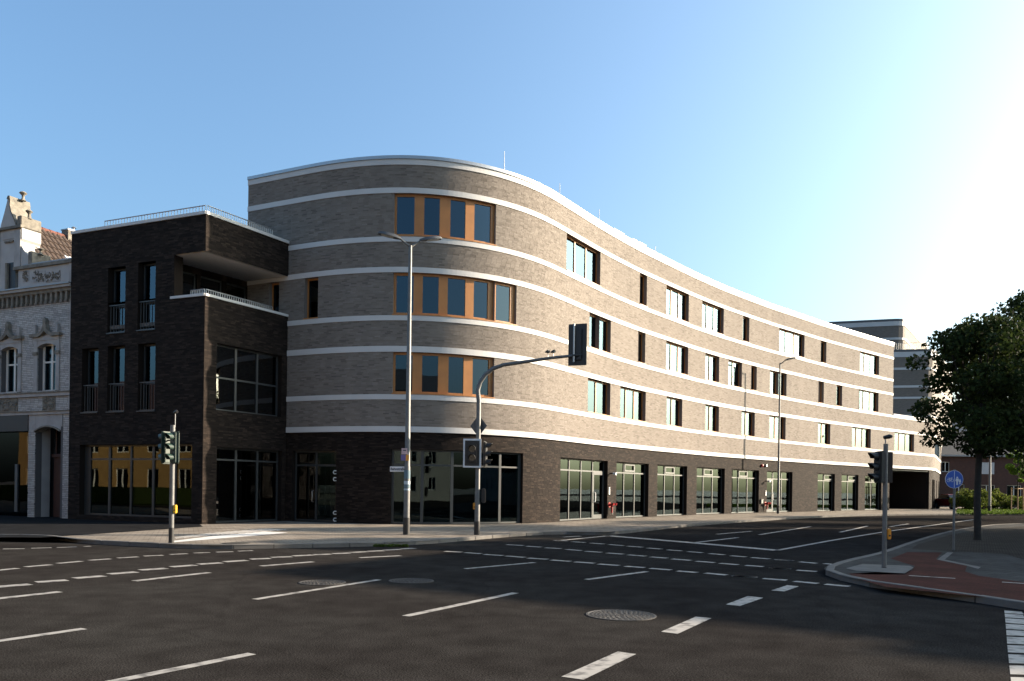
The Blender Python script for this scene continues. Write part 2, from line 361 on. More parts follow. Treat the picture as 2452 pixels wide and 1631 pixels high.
def wall_mesh(path, a, b, z0, z1, openings, depth, off=0.0, st=.5, uv=False, reveal=True):
    mb = MB(); sb = set(path.steps(a, b, st)); zb = {z0, z1}
    for (p, q, c, d) in openings:
        for t in (p, q):
            if a < t < b: sb.add(t)
        for t in (c, d):
            if z0 < t < z1: zb.add(t)
    sb = sorted(sb); zb = sorted(zb); uvs = []
    for i in range(len(sb) - 1):
        for j in range(len(zb) - 1):
            sm, zm = (sb[i] + sb[i + 1]) / 2, (zb[j] + zb[j + 1]) / 2
            if any(p < sm < q and c < zm < d for p, q, c, d in openings): continue
            mb.quad(path.P(sb[i], off, zb[j]), path.P(sb[i + 1], off, zb[j]), path.P(sb[i + 1], off, zb[j + 1]), path.P(sb[i], off, zb[j + 1]))
            uvs += [(sb[i], zb[j]), (sb[i + 1], zb[j]), (sb[i + 1], zb[j + 1]), (sb[i], zb[j + 1])]
    if reveal:
        for (p, q, c, d) in openings:
            p, q, c, d = max(p, a), min(q, b), max(c, z0), min(d, z1)
            for t in (p, q):
                mb.quad(path.P(t, off, c), path.P(t, off - depth, c), path.P(t, off - depth, d), path.P(t, off, d)); uvs += [(t, c), (t + depth, c), (t + depth, d), (t, d)]
            ss = path.steps(p, q, st)
            for zz in (c, d):
                for i in range(len(ss) - 1):
                    mb.quad(path.P(ss[i], off, zz), path.P(ss[i + 1], off, zz), path.P(ss[i + 1], off - depth, zz), path.P(ss[i], off - depth, zz))
                    uvs += [(ss[i], zz), (ss[i + 1], zz), (ss[i + 1], zz + depth), (ss[i], zz + depth)]
    me = mb.mesh('wall')
    if uv:
        l = me.uv_layers.new(name='UVMap'); l.data.foreach_set('uv', np.array(uvs, float).ravel())
    return me
def brick_mesh(path, a, b, z0, z1, openings, off=.003, back=-.02, bl=.25, ch=.0625, joint=.010, ends=(0, 0)):
    """real bricks in running bond, wild bond offsets; clipped at the openings"""
    A, B, Z = [], [], []
    n = int(round((z1 - z0) / ch)); ch = (z1 - z0) / max(n, 1)
    for i in range(n):
        zc = z0 + (i + .5) * ch
        iv = [(a, b)]
        for (p, q, c, d) in openings:
            if not (c - .01 < zc < d + .01): continue
            new = []
            for (x, y) in iv:
                if q <= x or p >= y: new.append((x, y)); continue
                if p > x: new.append((x, p))
                if q < y: new.append((q, y))
            iv = new
        off0 = random.random() * bl
        for (x, y) in iv:
            k0 = math.floor((x - off0) / bl); e = off0 + bl * np.arange(k0, math.ceil((y - off0) / bl) + 1)
            s0 = np.maximum(e[:-1], x); s1 = np.minimum(e[1:] - joint, y)
            ok = s1 - s0 > .015
            A.append(s0[ok]); B.append(s1[ok]); Z.append(np.full(ok.sum(), z0 + i * ch))
    A, B, Z = map(np.concatenate, (A, B, Z)); m = len(A)
    pr = off + rng.uniform(-.0008, .0012, m)
    V = np.empty((m, 8, 3))
    for k, (ss, o_, zz) in enumerate(((A, 1, 0), (B, 1, 0), (B, 1, 1), (A, 1, 1), (A, 0, 0), (B, 0, 0), (B, 0, 1), (A, 0, 1))):
        nx, ny = path.arr(ss, 0.0); ax = np.interp(ss, path.S, path.n[:, 0]); ay = np.interp(ss, path.S, path.n[:, 1])
        o2 = pr if o_ else np.full(m, back)
        V[:, k, 0] = nx + ax * o2; V[:, k, 1] = ny + ay * o2; V[:, k, 2] = Z + (ch - joint if zz else 0)
    F = np.array([(0, 1, 2, 3), (0, 3, 7, 4), (1, 5, 6, 2), (3, 2, 6, 7), (0, 4, 5, 1)])
    F = (F[None] + 8 * np.arange(m)[:, None, None]).reshape(-1, 4)
    me = bpy.data.meshes.new('bricks'); me.vertices.add(m * 8); me.vertices.foreach_set('co', V.ravel())
    me.loops.add(F.size); me.loops.foreach_set('vertex_index', F.ravel()); me.polygons.add(len(F))
    me.polygons.foreach_set('loop_start', np.arange(0, F.size, 4)); me.polygons.foreach_set('loop_total', np.full(len(F), 4))
    me.update(calc_edges=True); me.polygons.foreach_set('use_smooth', np.zeros(len(F), bool)); return me
def stuff(o): o['kind'] = 'stuff'; return o
def bar(mb, path, a, b, z0, z1, o0, o1):
    mb.hexa([path.P(a, o1, z0), path.P(b, o1, z0), path.P(b, o0, z0), path.P(a, o0, z0), path.P(a, o1, z1), path.P(b, o1, z1), path.P(b, o0, z1), path.P(a, o0, z1)])
def window(parent, path, r, cuts, fm, gm, o=-.2, fw=.06, mull=.09, sill=None, transoms=(), name='window', skip=(), fd=.08, curtain=False, label=None):
    """r = (s0,s1,z0,z1); cuts = list of (f0,f1) pane spans as fractions of the width"""
    s0, s1, z0, z1 = r; W = s1 - s0
    wo = part_empty(name, parent, path.P((s0 + s1) / 2, o, z0))
    if label: wo['label'] = label
    fr = MB(); zt = sorted([z0] + list(transoms) + [z1])
    sp = [(s0 + f0 * W, s0 + f1 * W) for f0, f1 in cuts]
    # vertical members fill everything that is not a pane
    xs = [s0] + [x for p in sp for x in p] + [s1]
    for i in range(0, len(xs), 2):
        a, b = xs[i], xs[i + 1]
        if b - a > .004: bar(fr, path, a, b, z0, z1, o, o - fd)
    for i, (a, b) in enumerate(sp):
        for j in range(len(zt) - 1):
            za, zb = zt[j], zt[j + 1]
            lo = fw if j == 0 else fw / 2; hi = fw if j == len(zt) - 2 else fw / 2
            bar(fr, path, a - .002, b + .002, za, za + lo, o - .003, o - fd + .003); bar(fr, path, a - .002, b + .002, zb - hi, zb, o - .003, o - fd + .003)
            if (i, j) in skip: continue
            g = MB(); bar(g, path, a, b, za + lo, zb - hi, o - fd * .5, o - fd * .5 - .02); obj('pane', g, gm, wo)
    obj('frame', fr, fm, wo)
    if curtain:
        for (a, b) in sp:
            if random.random() < .6:
                c = MB(); f = random.uniform(.3, .9); n = 12
                for k in range(n):
                    q0, q1 = a + (b - a) * f * k / n, a + (b - a) * f * (k + 1) / n; oo = o - .22 - (.03 if k % 2 else 0)
                    bar(c, path, q0, q1, z0 + .03, z1 - .02, oo, oo - .01)
                obj('curtain', c, 'curtain', wo)
    if sill:
        sm = MB(); sweep(sm, path, s0 - .02, s1 + .02, o - .02, .05, z0 - .035, z0 + .012, .4); obj('sill', sm, sill, wo)
    return wo
def even(n, edge=.06, mull=.09, W=1.0):
    e = edge / W; m = mull / W; pw = (1 - 2 * e - (n - 1) * m) / n
    return [(e + i * (pw + m), e + i * (pw + m) + pw) for i in range(n)]

# ------------------------------------------------------------------ ground, road
g = MB(); g.quad((-900, -300, -.02), (900, -300, -.02), (900, 1500, -.02), (-900, 1500, -.02)); structure(obj('ground', g, 'ground_far'))
g = MB(); nx = 12
g.quad((-140, -60, 0), (160, -60, 0), (160, 160, 0), (-140, 160, 0)); road = structure(obj('road', g, 'asphalt'))

def ngon_sheet(name, pts, mat, parent=None):
    bm = bmesh.new(); vs = [bm.verts.new(p) for p in pts]; f = bm.faces.new(vs); bmesh.ops.triangulate(bm, faces=[f])
    bmesh.ops.recalc_face_normals(bm, faces=bm.faces)
    if sum(f.normal.z for f in bm.faces) < 0: bmesh.ops.reverse_faces(bm, faces=bm.faces)
    me = bpy.data.meshes.new(name); bm.to_mesh(me); bm.free()
    return obj(name, me, mat, parent, fixn=False)
def slab(name, pts, mat, z0=-.05, parent=None):
    o = ngon_sheet(name, pts, mat, parent)
    return o
def densify(pts, n=6):
    """catmull-rom through the points"""
    P = [Vector(p) for p in pts]; out = []
    for i in range(len(P) - 1):
        a, b, c, d = P[max(i - 1, 0)], P[i], P[i + 1], P[min(i + 2, len(P) - 1)]
        for k in range(n):
            t = k / n
            out.append(.5 * ((2 * b) + (c - a) * t + (2 * a - 5 * b + 4 * c - d) * t * t + (3 * b - a - 3 * c + d) * t ** 3))
    out.append(P[-1]); return out
_kerb = {}
def kerbs(parent, line, side, h=.11, wd=.16, length=1.0, mat='kerb_stone'):
    """single kerb stones along a line; side=+1 stones lie to the left of travel"""
    pa = Path(line, .05); n = max(1, int(pa.L / length)); L = pa.L / n
    key = (round(L, 3), h, wd)
    b = MB(); b.box((0, 0, 0), (L - .012, wd, h + .2)); me = b.mesh('kerb'); 
    bm = bmesh.new(); bm.from_mesh(me); bmesh.ops.bevel(bm, geom=list(bm.edges), offset=.012, segments=1, affect='EDGES'); bm.to_mesh(me); bm.free()
    me.materials.append(MATS[mat])
    for i in range(n):
        p0, p1 = Vector(pa.P(i * L, -side * wd / 2, 0)), Vector(pa.P((i + 1) * L, -side * wd / 2, 0)); c = (p0 + p1) / 2; d = p1 - p0
        o = bpy.data.objects.new('kerb_stone', me); col.objects.link(o)
        o.matrix_world = Matrix.Translation((c.x, c.y, h + .002 - (h + .2) / 2 + random.uniform(-.003, .003))) @ Matrix.Rotation(math.atan2(d.y, d.x), 4, 'Z')
        o.parent = parent

# ------------------------------------------------------------------ the big curved facade: plan from its roof line
ROOF_PX = [(572,409),(620,399),(662,391),(700,383),(760,371),(812,364.5),(860,360),(900,358),(940,358),(980,359.5),(1020,363),(1060,368.5),(1100,376),(1140,385.5),(1180,397.5),(1220,413),(1260,432),(1300,458),(1340,484),(1380,510),(1430,540),(1480,568),(1540,598),(1600,628),(1660,655),(1720,679),(1780,702),(1840,722),(1900,743),(1960,761),(2010,776),(2056,789)]
K = 2452 / 2357.2
ZTOP = 15.2
pts = []
for u, v in ROOF_PX:
    x, y = unroll(u * K, v * K); D = (ZTOP - EYE) * FPX / -y; pts.append((x / FPX * D, D))
pts = np.array(pts)
main_L0 = np.hypot(*np.diff(pts, axis=0).T).sum()
t41 = (math.cos(R(40.5)), math.sin(R(40.5))); e0 = pts[-1]
e1 = e0 + np.array(t41) * 8.4
ext = [e0 + np.array(t41) * q for q in (2, 4, 6, 8.4)]
a61 = np.array((math.cos(R(60.5)), math.sin(R(60.5))))
for ang in (44, 48, 52, 56): ext.append(ext[-1] + np.array((math.cos(R(ang)), math.sin(R(ang)))) * .4)
for q in (4, 10, 18, 28): ext.append(ext[7] + a61 * q)
FAC = Path(np.vstack([pts, ext]), .1, smooth=.9)
SR = FAC.hit(2056 * K, 900 * K)              # right end of the tall part
SE = FAC.L
S_IN = FAC.hit(684, 1150)                    # where the dark corner wing meets the curve
BANDS = [(3.89, 4.12), (5.22, 5.43), (7.17, 7.41), (8.46, 8.67), (10.43, 10.65), (11.69, 11.90), (13.68, 13.90)]
ZG = .10                                     # pavement level

bld = thing('curved_corner_building', 'long curved light brick building with white bands above dark brick ground floor', 'building', FAC.P(FAC.L * .4, -3, 0))
SILL = .04
def fh(u): return FAC.hit(u, 1000)
up = {4: (11.90 + SILL, 13.68), 3: (8.67 + SILL, 10.43), 2: (5.43 + SILL, 7.17)}
stripf = {4: [(205, 400), (505, 670), (785, 945), (1040, 1215)], 3: [(195, 390), (488, 658), (755, 943), (1033, 1183), (1268, 1420)], 2: [(135, 272), (347, 470), (550, 665), (735, 858)]}
stripe = {4: (190, 1253), 3: (178, 1467), 2: (125, 888)}
WIN = {4: [(943.6, 1187.6, 'S'), (1356.3, 1437.7, 3), (1532, 1549, 1), (1595.5, 1649.4, 3), (1681.3, 1733, 3), (1778.9, 1794.2, 1), (1866, 1926.4, 3), (1965.4, 1978.8, 1), (2059.4, 2105, 3)],
       3: [(644, 668, 1), (729, 761.6, 1), (940.9, 1236.8, 'S'), (1411, 1462.4, 2), (1527.8, 1545, 1), (1595, 1647.8, 3), (1689, 1722, 2), (1744.4, 1776.4, 2), (1798.6, 1812, 1), (1843.9, 1883.5, 2), (1959.6, 1972.6, 1), (2003, 2016.5, 1), (2056.6, 2103.4, 3)],
       2: [(939.9, 1183.2, 'S'), (1407.3, 1461.4, 2), (1485, 1546, 3), (1596, 1633.5, 2), (1689, 1721.5, 2), (1775.6, 1807.2, 2), (1842, 1881.2, 2), (1958.7, 1988, 2), (2040, 2085, 3), (2141.7, 2188.7, 3)]}
vmid = {4: 700, 3: 850, 2: 960}
OPEN = []; WL = []
for fl, lst in WIN.items():
    for (u0, u1, k) in lst:
        # height in the picture of this storey at this spot, for the lean of the verticals
        s_ = FAC.hit((u0 + u1) / 2, 1000); D = float(np.interp(s_, FAC.S, FAC.q[:, 1])); vm = CY - (sum(up[fl]) / 2 - EYE) * FPX / D + ((u0 + u1) / 2 - CX) * math.sin(ROLL)
        r = (FAC.hit(u0, vm), FAC.hit(u1, vm), *up[fl]); OPEN.append(r); WL.append((fl, r, k))
# ground-floor openings (u0, u1, vtop, vbottom)
def gf(u0, u1, vt, vb): 
    r = FAC.rect(u0, u1, vt, vb); return (r[0], r[1], max(r[2], .04) if vb is not None else .04, r[3])
ZS = 3.25
SHOP = [(935, 1254, 'strip'), (1344, 1457, 'door_r'), (1478, 1555, 3), (1576, 1647, 3), (1670, 1737, 3), (1754, 1819, 3), (1838, 1899, 'door_l'), (1959.6, 2000.5, 2), (2016.8, 2057, 2), (2072.7, 2112, 2)]
GOPEN = []
for (u0, u1, k) in SHOP:
    s0, s1 = FAC.hit(u0, 1170), FAC.hit(u1, 1170)
    GOPEN.append((s0, s1, .12, 3.18 if k == 'strip' else 3.12))
DOOR = (FAC.hit(697, 1170), FAC.hit(802, 1170), .12, 3.12)
PASS = (FAC.hit(2131, 1170), FAC.hit(2226, 1170), 0.0, 3.80)
SLITS = []
for i in range(4):
    a = FAC.hit(2233.2 + 4.55 * i + .4 * i, 1190); SLITS.append((a, a + (1.1 + .28 * i), .2, 3.0))
BAY = (FAC.hit(2238, 1090), FAC.hit(2252, 1090), 5.5, 7.17)
END_OPEN = SLITS + [BAY]
ALLG = GOPEN + [DOOR, PASS] + SLITS
DEP = .24
# backing wall: light part and dark part, then the real bricks in front
UPO = [r for r in OPEN] + [BAY]
obj('wall', wall_mesh(FAC, 0, SR, 8.67, 15.05, UPO, DEP), 'light_mortar', bld, fixn=False)
obj('wall', wall_mesh(FAC, 0, SE, 3.89, 8.67, UPO, DEP), 'light_mortar', bld, fixn=False)
obj('wall', wall_mesh(FAC, S_IN - .6, SE, 0, 3.89, ALLG, DEP, off=-.06), 'dark_mortar', bld, fixn=False)
JO = [(q, q + .03, 4.0, 15.0) for q in [FAC.hit(u, 900) for u in (692, 1352, 1464, 1563, 1682, 1962)]]
zb = [4.12] + [z for b_ in BANDS[1:] for z in b_] + [14.84]
for i in range(0, len(zb), 2):
    end = SR if zb[i] > 8.6 else SE - .3
    stuff(obj('brickwork', brick_mesh(FAC, 0.02, end, zb[i] + .004, zb[i + 1], UPO + JO), 'light_brick', bld, fixn=False))
stuff(obj('brickwork', brick_mesh(FAC, S_IN - .5, SE - .3, ZG + .01, 3.885, ALLG, off=-.057, back=-.075), 'dark_brick', bld, fixn=False))
# reveals of brick (jamb lining) stand in as wall reveals; white bands, cap, coping
for (z0, z1) in BANDS:
    b = MB(); sweep(b, FAC, 0, SR if z0 > 8.5 else SE, -.03, .032, z0, z1, .2); obj('band', b, 'band_white', bld)
b = MB(); sweep(b, FAC, 0, SR, -.03, .032, 14.84, 15.07, .2); obj('band', b, 'band_white', bld)
b = MB(); sweep(b, FAC, -0.0, SR + .02, -.45, .075, 15.075, 15.21, .2); obj('coping', b, 'coping_grey', bld)
b = MB(); sweep(b, FAC, SR + .02, SE, -.45, .075, 8.675, 8.80, .3); obj('coping', b, 'band_white', bld)
# structure behind: roof, inner wall, floor slabs, ends
b = MB(); sweep(b, FAC, .05, SR - .02, -4.6, -.1, 14.78, 14.92, .6); obj('roof', b, 'zinc', bld)
b = MB(); sweep(b, FAC, SR - .1, SE, -4.6, -.1, 8.40, 8.50, .6); obj('roof', b, 'zinc', bld)
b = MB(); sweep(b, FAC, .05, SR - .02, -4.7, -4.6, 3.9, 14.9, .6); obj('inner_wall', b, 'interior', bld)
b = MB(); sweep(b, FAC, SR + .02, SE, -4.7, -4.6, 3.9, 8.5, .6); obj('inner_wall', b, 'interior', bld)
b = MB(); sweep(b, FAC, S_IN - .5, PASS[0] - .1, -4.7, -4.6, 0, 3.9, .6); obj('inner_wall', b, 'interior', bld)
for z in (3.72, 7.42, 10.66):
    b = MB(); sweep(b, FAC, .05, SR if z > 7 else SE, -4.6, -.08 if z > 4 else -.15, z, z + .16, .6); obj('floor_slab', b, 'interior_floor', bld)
b = MB(); sweep(b, FAC, S_IN - .5, PASS[0] - .1, -4.6, -.12, .02, .09, .6); obj('floor_slab', b, 'interior_floor', bld)
for sq, z0, z1 in ((.02, 3.9, 15.0), (SR - .02, 8.5, 15.0)):
    b = MB(); b.quad(FAC.P(sq, 0, z0), FAC.P(sq, -4.7, z0), FAC.P(sq, -4.7, z1), FAC.P(sq, 0, z1)); obj('end_wall', b, 'light_mortar', bld, fixn=False)
# partition walls inside so that the rooms are dim
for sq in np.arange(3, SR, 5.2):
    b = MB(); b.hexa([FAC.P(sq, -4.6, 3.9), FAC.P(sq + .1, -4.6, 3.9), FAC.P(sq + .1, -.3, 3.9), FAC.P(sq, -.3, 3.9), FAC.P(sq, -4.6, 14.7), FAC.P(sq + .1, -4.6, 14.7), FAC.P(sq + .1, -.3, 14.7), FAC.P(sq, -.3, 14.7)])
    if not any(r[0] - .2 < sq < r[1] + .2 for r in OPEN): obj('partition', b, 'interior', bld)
# passage: dark side walls, back and ceiling
pb = MB()
for sq in (PASS[0], PASS[1]): pb.hexa([FAC.P(sq - .06, -9, 0), FAC.P(sq + .06, -9, 0), FAC.P(sq + .06, -.31, 0), FAC.P(sq - .06, -.31, 0), FAC.P(sq - .06, -9, 3.7), FAC.P(sq + .06, -9, 3.7), FAC.P(sq + .06, -.31, 3.7), FAC.P(sq - .06, -.31, 3.7)])
sweep(pb, FAC, PASS[0], PASS[1], -9.1, -9, 0, 3.7, 1); sweep(pb, FAC, PASS[0], PASS[1], -9, -4.6, 3.72, 3.85, 1)
obj('passage', pb, 'dark_brick', bld)
# upper windows
for fl, r, k in WL:
    W = r[1] - r[0]
    if k == 'S':
        a, b_ = stripe[fl]; cuts = [((p - a) / (b_ - a), (q - a) / (b_ - a)) for p, q in stripf[fl]]
        # convert picture fractions to arc fractions
        u0, u1 = [x for x in WIN[fl] if x[2] == 'S'][0][:2]
        s_ = (r[0] + r[1]) / 2; D = float(np.interp(s_, FAC.S, FAC.q[:, 1])); vm = CY - (sum(up[fl]) / 2 - EYE) * FPX / D
        cuts = [tuple(min(max((FAC.hit(u0 + f * (u1 - u0), vm) - r[0]) / W, .02), .975) for f in c) for c in cuts]
        window(bld, FAC, r, cuts, 'wood', 'glass', o=-.12, fw=.10, sill='wood', fd=.09)
    else:
        window(bld, FAC, r, even(k, .06, .10, W), 'wood', 'glass', o=-.19, fw=.07, sill='wood', curtain=False)
# shop windows
for (u0, u1, k), r in zip(SHOP, GOPEN):
    W = r[1] - r[0]; T = 2.62
    if k == 'strip':
        cuts = [(.015, .20), (.22, .41), (.43, .60), (.62, .79), (.81, .975)]
        window(bld, FAC, r, cuts, 'anthracite', 'shop_glass', o=-.20, fw=.07, transoms=(2.55,), name='shop_window')
    elif isinstance(k, int):
        wo = window(bld, FAC, r, even(k, .06, .07, W), 'frame_grey', 'shop_glass', o=-.27, fw=.07, transoms=(2.55,), name='shop_window')
        c = even(k, .06, .07, W)[1 if k == 3 else k - 1]; a, b_ = r[0] + c[0] * W, r[0] + c[1] * W
        v = MB(); o = -.245
        for (p, q, z0, z1) in ((a, a + .09, 2.62, 3.06), (b_ - .09, b_, 2.62, 3.06), (a + .09, b_ - .09, 2.62, 2.71), (a + .09, b_ - .09, 2.97, 3.06)): bar(v, FAC, p, q, z0, z1, o, o - .05)
        obj('vent_sash', v, 'frame_grey', wo)
    else:
        c = even(4 if k == 'door_r' else 3, .05, .07, W)
        wo = window(bld, FAC, r, c, 'frame_grey', 'shop_glass', o=-.27, fw=.07, transoms=(2.55,), name='shop_window', skip=((len(c) - 1, 0),) if k == 'door_r' else ((0, 0),))
        dc = c[-1] if k == 'door_r' else c[0]; a, b_ = r[0] + dc[0] * W, r[0] + dc[1] * W
        d = part_empty('door', bld, FAC.P((a + b_) / 2, -.27, .12)); f = MB(); o = -.262
        for (p, q, z0, z1) in ((a, a + .11, .14, 2.55), (b_ - .11, b_, .14, 2.55), (a + .11, b_ - .11, .14, .34), (a + .11, b_ - .11, 2.38, 2.55)): bar(f, FAC, p, q, z0, z1, o, o - .07)
        obj('door_frame', f, 'frame_grey', d)
        gl = MB(); bar(gl, FAC, a + .11, b_ - .11, .34, 2.38, o - .03, o - .05); obj('pane', gl, 'shop_glass', d)
        hs = a + .10 if k == 'door_r' else b_ - .10
        h = MB(); h.tube([FAC.P(hs, o, 1.0), FAC.P(hs, o + .09, 1.0), FAC.P(hs + .03, o + .09, 1.05), FAC.P(hs + .03, o + .09, 1.42), FAC.P(hs, o + .09, 1.48), FAC.P(hs, o, 1.48)], .02, 8); obj('handle', h, 'white_paint', d, smooth=True)
# entrance doors in the shade beside the dark wing
W = DOOR[1] - DOOR[0]; c = even(2, .06, .09, W)
window(bld, FAC, DOOR, c, 'anthracite', 'dark_glass', o=-.25, fw=.08, transoms=(2.5,), name='entrance')
h = MB(); hs = DOOR[0] + W * .44; h.tube([FAC.P(hs, -.25, .95), FAC.P(hs, -.16, .97), FAC.P(hs + .02, -.15, 1.2), FAC.P(hs, -.16, 1.4), FAC.P(hs, -.25, 1.43)], .02, 8); obj('handle', h, 'metal', bld, smooth=True)
for v_ in (1131, 1147.5, 1228, 1244.5):
    s_ = FAC.hit(801, v_); z = FAC.zat(801, v_); h = MB(); q = .05
    h.tube([FAC.P(s_ + q, -.05, z + .06), FAC.P(s_ + .0, .03, z + .065), FAC.P(s_ - .03, .05, z), FAC.P(s_, .03, z - .065), FAC.P(s_ + q, -.05, z - .06)], .018, 6); obj('bracket', h, 'white_paint', bld)
for r in SLITS:
    b = MB(); bar(b, FAC, r[0], r[1], r[2], r[3], -.22, -.24); obj('pane', b, 'dark_glass', bld)
window(bld, FAC, BAY, [(.03, .97)], 'window_white', 'glass', o=-.1, fw=.06, name='bay_window')
# small wall fittings
def fitting(u, v, mk, off=0.0):
    s_ = FAC.hit(u, v); z = FAC.zat(u, v); return s_, z
def wall_lamp(u, v, lab):
    s_, z = fitting(u, v, None); t = thing('wall_lamp', lab, 'lamp', FAC.P(s_, -.05, z)); h = MB()
    h.tube([FAC.P(s_, -.06, z), FAC.P(s_, .12, z)], .035, 10); obj('arm', h, 'black', t, smooth=True)
    h = MB(); h.tube([FAC.P(s_, .12, z - .01), FAC.P(s_, .30, z - .02)], [.06, .075], 12); obj('lamp_head', h, 'white_paint', t, smooth=True)
wall_lamp(1463, 1134, 'small white spotlight on dark brick beside the nearest shop door')
wall_lamp(1835, 1152, 'small white spotlight on dark brick beside the far shop door')
def plate(u, v, w_, h_, lab):
    s_, z = fitting(u, v, None); b = MB(); bar(b, FAC, s_ - w_ / 2, s_ + w_ / 2, z - h_ / 2, z + h_ / 2, -.02, -.05); t = obj('intercom_plate', b, 'white_paint', None); tag(t, lab, 'intercom', None)
    b = MB(); bar(b, FAC, s_ - w_ * .3, s_ + w_ * .3, z + h_ * .28, z + h_ * .40, -.012, -.03); obj('speaker_grille', b, 'black', t)
plate(1460.5, 1175.5, .11, .38, 'slim white intercom plate beside the nearest shop door')
plate(1835, 1181, .12, .36, 'slim white intercom plate beside the far shop door')
def hydrant(u, v, lab):
    s_, z = fitting(u, v, None); t = thing('fire_inlet', lab, 'fire inlet', FAC.P(s_, -.05, z)); n = FAC.nrm(s_)
    h = MB(); h.tube([FAC.P(s_, -.06, z), FAC.P(s_, .16, z)], .075, 12); h.tube([FAC.P(s_, -.055, z), FAC.P(s_, -.03, z)], .14, 16); obj('pipe', h, 'red', t, smooth=True)
    for k in (-1, 1):
        h = MB(); h.tube([FAC.P(s_, .12, z), FAC.P(s_ + k * .13, .20, z + .05), FAC.P(s_ + k * .16, .30, z + .03)], [.05, .06, .07], 10); obj('outlet', h, 'red', t, smooth=True)
    h = MB(); h.tube([FAC.P(s_, .10, z - .06), FAC.P(s_, .10, z - .42)], [.06, .045], 10); obj('drain_pipe', h, 'red', t, smooth=True)
    h = MB(); h.tube([FAC.P(s_ + .05, .13, z - .1), FAC.P(s_ + .05, .13, z - .5)], .012, 6); obj('chain', h, 'metal', t)
hydrant(1461, 1209, 'red fire service inlet on brick between nearest shop door and window')
hydrant(1834, 1206, 'red fire service inlet on brick beside the far shop door')
s_, z = fitting(1824, 1200, None); b = MB(); bar(b, FAC, s_ - .12, s_ + .12, z - .16, z + .10, .05, -.05); bar(b, FAC, s_ - .15, s_ + .15, z + .10, z + .14, .08, -.05); tag(obj('mailbox', b, 'galvanised'), 'small metal box mounted on brick left of the far fire inlet', 'box')
s_, z = fitting(1825, 1115, None); b = MB(); b.tube([FAC.P(s_, -.05, z), FAC.P(s_, .06, z), FAC.P(s_, .10, z)], [.10, .10, .05], 12); tag(obj('alarm_beacon', b, 'red', smooth=True), 'small red alarm beacon high on brick above far shop door', 'beacon')
s_, z = fitting(1835, 1115, None); b = MB(); b.tube([FAC.P(s_, -.05, z), FAC.P(s_, .05, z)], .10, 12); tag(obj('siren', b, 'metal', smooth=True), 'small round metal siren high on brick above far shop door', 'siren')
# roof plant
def roofpt(u, v, off):   # on the roof slab, back from the edge
    s_ = FAC.hit(u, v); return s_
ac = [(1497, 1522), (1541, 1552), (1555, 1573)]
labs = ['pale louvred roof unit nearest the curve, just above the coping', 'small pale louvred roof unit with dark side, middle of three', 'pale louvred roof unit farthest along the long roof edge']
for (u0, u1), lb in zip(ac, labs):
    vv = np.interp(u0, [1497, 1573], [562, 600]); off = -1.0
    a, b_ = FAC.hit(u0, vv) + .6, FAC.hit(u1, vv) + .6
    t = thing('roof_unit', lb, 'roof unit', FAC.P(a, off, 14.9), 'louvred units on the long roof')
    m = MB(); m.hexa([FAC.P(a, off, 14.9), FAC.P(b_, off, 14.9), FAC.P(b_, off - 1.2, 14.9), FAC.P(a, off - 1.2, 14.9), FAC.P(a, off, 16.0), FAC.P(b_, off, 16.0), FAC.P(b_, off - 1.2, 16.0), FAC.P(a, off - 1.2, 16.0)]); obj('casing', m, 'white_paint', t)
    for k in range(6):
        m = MB(); bar(m, FAC, a + .15, b_ - .15, 15.3 + k * .09, 15.35 + k * .09, off + .03, off - .01); obj('louvre', m, 'sign_grey', t)
def rod(u, v, h, lab, r=.02):
    s_ = FAC.hit(u, v); b = MB(); b.tube([FAC.P(s_, -.8, 14.9), FAC.P(s_, -.8, 15.3), FAC.P(s_, -.8, 15.2 + h)], [r * 1.5, r, r * .6], 8)
    tag(obj('lightning_rod', b, 'white_paint', smooth=True), lab, 'rod', 'lightning rods along the roof edge')
rod(1236, 412, 1.25, 'tallest white lightning rod above the curved roof edge'); rod(1375, 488, 1.2, 'thin white lightning rod where the roof edge turns straight')
rod(1467, 545, 1.2, 'thin white lightning rod just left of the roof units'); rod(654, 411, .25, 'short white rod near the left end of the roof', .015)
rod(1598, 625, .9, 'short dark-looking rod on roof right of the louvred units', .03)
s_ = FAC.hit(1672, 660); b = MB(); b.lathe(FAC.P(s_, -.6, 14.9), [(.12, 0), (.12, .3), (.22, .34), (.02, .75)], 10); tag(obj('roof_vent', b, 'sign_grey', smooth=True), 'small dark cone vent on the long roof edge', 'vent')

# ------------------------------------------------------------------ dark corner wing
A = px(483, 1262, 0.0); 
dl = Vector((-.921, .389)); dr = None
Bq = Vector(FAC.P(S_IN, 0, 0)[:2])
Aq = Vector((A.x, A.y))
# left end where the white house begins
x_, _ = unroll(167, 900); rr = x_ / FPX
tt = (rr * Aq.y - Aq.x) / (dl.x - rr * dl.y); Lq = Aq + dl * tt
LF = Path([Lq, Aq], .1); RF = Path([Aq, Bq], .1)
ZP = LF.zat(483, 507); ZP = round(ZP, 2)
wing = thing('dark_corner_wing', 'black brick corner wing with loggia and white capped parapet', 'building', (Aq.x, Aq.y, 0))
ZSOF = RF.zat(486, 600); ZLP = RF.zat(486, 702)
SLG = LF.hit(417, 660)                       # loggia begins on the left face
def fr(path, u0, u1, vt, vb): return path.rect(u0, u1, vt, vb)
lw2 = [fr(LF, 258, 300, 640, 797), fr(LF, 330, 372, 627, 790)]
lw1 = [fr(LF, 196, 235, 834, 988), fr(LF, 257, 298, 828, 986), fr(LF, 330, 371.5, 822, 984)]
LSH = fr(LF, 190, 459, 1064, 1244); LSH = (LSH[0], LSH[1], .3, LSH[3])
LOG_L = (SLG, LF.L + 1, ZLP, ZSOF)
loL = lw2 + lw1 + [LSH]
